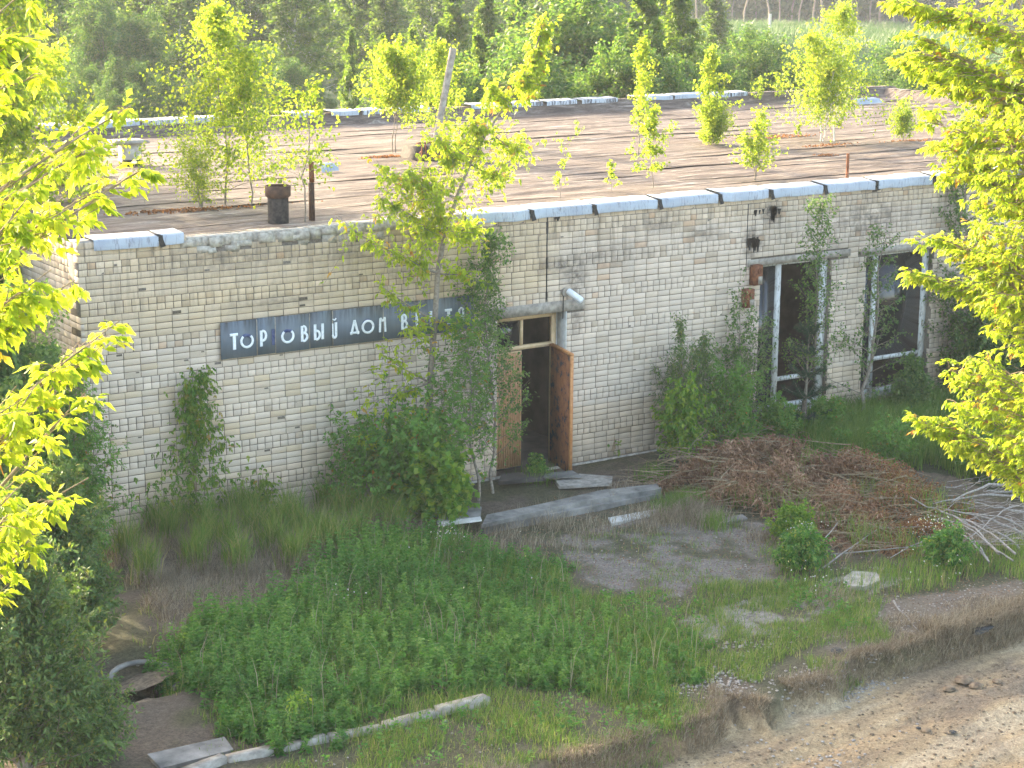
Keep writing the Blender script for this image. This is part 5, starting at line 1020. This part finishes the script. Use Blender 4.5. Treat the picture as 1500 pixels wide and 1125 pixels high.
# ------------------------------------------------------------------ far trees and field
def variant(H, kw, lm, bk='birch_bark'):
    a, b_ = plant(np.zeros(3), H=H, **kw); return a.build('trunk', bk, data_only=True), b_.build('crown', lm, data_only=True)
VR = {}
for i in range(3):
    VR['birch', i] = (variant(7, dict(nb=64, sub=9, per=15, t0=.1, prof=lambda t: .2*(1-t)**.6+.02, leaf=.13, aspect=.8, el=(40, 65), bend=.2, rad=.007, sublen=.45, spread=.02), 'far_birch_leaf'), 7.)
    VR['bush', i] = (variant(3, dict(nb=26, sub=9, per=30, stems=5, t0=.04, prof=lambda t: .42*(1-t)**.3, leaf=.06, aspect=.6, rad=.006, spread=.05), 'forest_leaf', 'bark'), 3.)
    VR['wood', i] = (variant(14, dict(nb=90, sub=9, per=32, t0=.02, prof=lambda t: .24*(1-t)**.45+.02, leaf=.19, aspect=.7, el=(10, 55), bend=.3, rad=.004, sublen=.5, spread=.05), 'forest_leaf', 'bark'), 14.)
VR['pole', 0] = (variant(17, dict(nb=50, sub=8, per=12, t0=.33, prof=lambda t: .15, leaf=.45, aspect=.8, el=(10, 50), rad=.006), 'forest_leaf', 'bark'), 17.)
def far_tree(kind, v, px, D, H, name, lab, cat, group, wsc=1.):
    (a, b_), h0 = VR[kind, v]; d = ray(px, 100); d = d[:2]/np.linalg.norm(d[:2]); p = CAM[:2]+d*D
    T_ = thing(name, lab, cat, (p[0], p[1], -.05), group); s_ = H/h0; T_.scale = (s_*wsc, s_*wsc, s_); T_.rotation_euler = (0, 0, rng.uniform(0, 6.28))
    for nm, me in (('trunk', a), ('crown', b_)):
        o = bpy.data.objects.new(nm, me); COL.objects.link(o); o.parent = T_
        if nm == 'crown': o['kind'] = 'stuff'
def Hf(D, ptop): return 8.73-D*(ptop+84)/FPX
mid = [(672, -30, 76, 1.2, 'birch', 'pale birch left in the sunlit group behind the roof, by the dark wood'), (722, 0, 72, 1.2, 'birch', 'birch behind the top of the leaning pipe'), (760, -10, 80, 1.2, 'birch', 'birch at the back between two pale crowns left of the round dark bush'),
       (700, 55, 60, 1., 'birch', 'low young birch right of the leaning pipe'), (868, -5, 78, 1.1, 'birch', 'birch behind the right shoulder of the round dark bush'), (905, 35, 64, .9, 'birch', 'short birch between the round bush and the tallest spire'),
       (942, -20, 60, 1.2, 'birch', 'tall spire-shaped birch behind the middle of the roof'), (1003, -15, 66, 1.1, 'birch', 'dark-sided birch at the left edge of the open field'), (600, 48, 60, .9, 'birch', 'small birch left of the leaning pipe, behind the roof'),
       (518, 48, 66, .7, 'birch', 'thin yellowish sapling left of the pipe against the dark wood'), (556, 55, 62, .7, 'birch', 'pointed little birch between the yellowish sapling and the pipe'), (640, 40, 70, .9, 'birch', 'birch crown directly behind the leaning pipe'),
       (815, 18, 60, 1.5, 'bush', 'round dark bush towering behind the middle of the roof'), (850, 45, 58, 1.4, 'bush', 'right half of the dark rounded scrub behind the roof'), (790, 95, 52, 1.3, 'bush', 'light bush in front of the round dark bush'), (1075, 62, 72, 1.2, 'bush', 'bush at the left of the open field'),
       (1130, 68, 74, 1.3, 'bush', 'wide dark bush in the field left of the white-stemmed roof birch'), (1045, 92, 66, 1.1, 'bush', 'low bush just behind the back parapet, right of centre'), (1175, 85, 76, 1.3, 'bush', 'bush behind the leaning right-hand roof birch'), (1300, 75, 74, 1.6, 'bush', 'dark bush behind the back right roof corner'), (1345, 95, 70, 1.3, 'bush', 'dark bush by the maple at the roof corner'),
       (1245, 100, 66, 1.2, 'bush', 'bush half hidden by the tallest right roof birch'), (900, 95, 54, 1.1, 'bush', 'light green bush below the short birch behind the parapet'), (960, 100, 54, 1.1, 'bush', 'low light bush at the foot of the spire birch'), (740, 105, 52, 1., 'bush', 'low bush behind the roof right of the pipe'), (660, 110, 52, 1.2, 'bush', 'low bush at the parapet right behind the pipe'), (1005, 105, 58, 1., 'bush', 'low scrub between the spire birch and the field'), (1400, 80, 70, 1.3, 'bush', 'bush hidden behind the right-hand maple crown')]
for i, (px, pt, D, ws, kd, lab) in enumerate(mid): far_tree(kd, i % 3, px, D, max(1.2, Hf(D, pt)), 'birch_tree' if kd == 'birch' else 'shrub', lab, 'tree' if kd == 'birch' else 'bush', 'young trees and bushes behind the shop', ws)
woods = [(-60, 88), (-10, 96), (60, 92), (110, 104), (165, 98), (215, 108), (262, 96), (300, 110), (345, 100), (390, 106), (430, 96), (475, 108), (515, 112), (555, 104), (600, 114), (640, 106), (690, 118), (740, 112), (790, 120), (850, 116), (905, 124), (30, 112), (130, 120), (240, 124), (330, 126), (450, 124), (580, 128)]
for i, (px, D) in enumerate(woods): far_tree('wood', i % 3, px, D+24, rng.uniform(8.5, 10.5), 'forest_tree', 'tall shaded tree in the dark wood behind the left half of the roof', 'tree', 'trees of the dark wood behind the shop', rng.uniform(.9, 1.3))
for i, (px, D, H, lab) in enumerate([(155, 80, 2.8, 'grey-green bush right beside the fine-leaved birch at upper left'), (190, 84, 3.2, 'grey-green bush above the concrete chimney, before the dark wood'), (235, 86, 2.6, 'low bush left of the tallest left roof birch, before the wood'), (120, 84, 3.6, 'bush half hidden by the fine-leaved birch at upper left'), (280, 84, 2.5, 'low bush just behind the tallest left roof birch'),
                            (420, 84, 3.4, 'bush right of the slimmer left roof birch, behind the parapet'), (390, 88, 3.6, 'bush behind the slimmer left roof birch'), (470, 84, 2.2, 'low bush in grass above the square roof post'), (350, 90, 2.6, 'low bush seen between the two left roof birches'), (205, 92, 4.8, 'taller rounded bush rising above the concrete chimney'), (150, 92, 5.4, 'tallest rounded bush at the wood edge, upper left')]):
    far_tree('bush', i % 3, px, D, H, 'shrub', lab, 'bush', 'bushes at the foot of the dark wood', 1.2)
belt = [(20, 92, 7.5, 'birch at the wood edge behind the fine-leaved birch, upper left corner'), (95, 96, 8.5, 'sunlit birch just right of the fine-leaved birch, in the wood edge'), (140, 100, 8, 'wood-edge birch above the tallest rounded bush'), (255, 98, 8.5, 'sunlit birch left behind the top of the tallest roof birch'), (205, 102, 7.5, 'wood-edge birch above the concrete chimney'), (300, 104, 9, 'birch right behind the tip of the tallest roof birch'),
        (420, 92, 8.5, 'broad sunlit birch right of the slimmer left roof birch'), (385, 100, 8, 'birch between the left roof birches and the broad sunlit one'), (460, 98, 9, 'wood-edge birch right of the broad sunlit one'), (350, 106, 7.5, 'shaded birch in the gap right of the tallest roof birch'), (520, 104, 8, 'shaded birch behind the thin yellowish sapling'), (575, 100, 7, 'birch in the dark gap left of the leaning pipe top'), (620, 106, 8.5, 'birch left of the pipe top, at the edge of the pale group'), (790, 90, 7.5, 'birch top above the round dark bush'), (835, 96, 8, 'birch behind the right half of the round dark bush'), (1040, 100, 6, 'birch at the near corner of the meadow'), (970, 88, 8, 'birch in the gap right of the spire birch')]
for i, (px, D, H, lab) in enumerate(belt): far_tree('birch', i % 3, px, D, H, 'birch_tree', lab, 'tree', 'birches at the sunlit edge of the wood', 1.5)
for i in range(34): far_tree('pole', 0, 1000+i*17+rng.uniform(-6, 6), rng.uniform(205, 228), rng.uniform(14, 19), 'forest_tree', 'pale-trunked tree in the dark forest edge beyond the field', 'tree', 'trees of the forest edge beyond the field')
lb = MB(); n = 110000; px = rng.uniform(-120, 1700, n); D = np.where(px < 960, rng.uniform(150, 170, n), rng.uniform(226, 250, n)); d = np.array([ray(p_, 100)[:2] for p_ in px]); d = unit(d); P = np.column_stack([CAM[:2]+d*D[:, None], rng.uniform(0, 11, n)]); s_ = np.where(D > 200, .9, .6)
leaves(lb, P, rng.normal(0, 1, (n, 3)), s_, s_*.8, rng.random(n)*.5); o = lb.build('forest_mass', 'forest_leaf'); o['kind'] = 'stuff'; tag(o, 'dark depth of the forest behind the nearest trees', 'forest')
mb = MB(); n = 90000; px = rng.uniform(850, 1560, n); D = rng.uniform(50, 205, n)**1.0; d = unit(np.array([ray(p_, 100)[:2] for p_ in px])); P = np.column_stack([CAM[:2]+d*D[:, None], np.zeros(n)]); dens = fnoise(P[:, 0], P[:, 1], .12, 61); P = P[dens > .3]; blades(mb, P, rng.uniform(.4, 1.3, len(P)), .07, .35, np.clip(dens[dens > .3]*.9+rng.normal(0, .12, len(P)), 0, .8))
n = 26000; px = rng.uniform(60, 860, n); D = rng.uniform(45, 95, n); d = unit(np.array([ray(p_, 100)[:2] for p_ in px])); P = np.column_stack([CAM[:2]+d*D[:, None], np.zeros(n)]); blades(mb, P, rng.uniform(.3, 1., n), .06, .4, rng.random(n)*.6)
o = mb.build('field_grass', 'field_blade'); o['kind'] = 'stuff'; tag(o, 'tall pale green grass of the open field behind the shop', 'grass')
q = atd(1128, 33, 190); mb = MB(); mb.tube([(q[0], q[1], 0), (q[0], q[1], 1.9)], .12, 8, True); tag(mb.build('field_post', 'pale_concrete'), 'whitish post standing alone in the far field', 'post')
# ------------------------------------------------------------------ haze
me = bpy.data.meshes.new('haze'); bx = MB(); bx.box(-60, 290, -60, 280, -1.4, 22); me = bx.build('haze', 'concrete', data_only=True); me.materials.clear()
hm = bpy.data.materials.new('haze'); hm.use_nodes = True; t = hm.node_tree; t.nodes.clear(); out = t.nodes.new('ShaderNodeOutputMaterial'); pv = t.nodes.new('ShaderNodeVolumePrincipled')
pv.inputs['Color'].default_value = (.85, .92, 1, 1); pv.inputs['Density'].default_value = .00045; pv.inputs['Anisotropy'].default_value = .1; t.links.new(pv.outputs[0], out.inputs['Volume'])
me.materials.append(hm); o = bpy.data.objects.new('haze', me); COL.objects.link(o); o['kind'] = 'stuff'; o['label'] = 'thin pale summer haze over the whole place'; o['category'] = 'haze'
tris = sum(len(m_.polygons) for m_ in bpy.data.meshes); print('polys', tris, 'objects', len(bpy.data.objects))
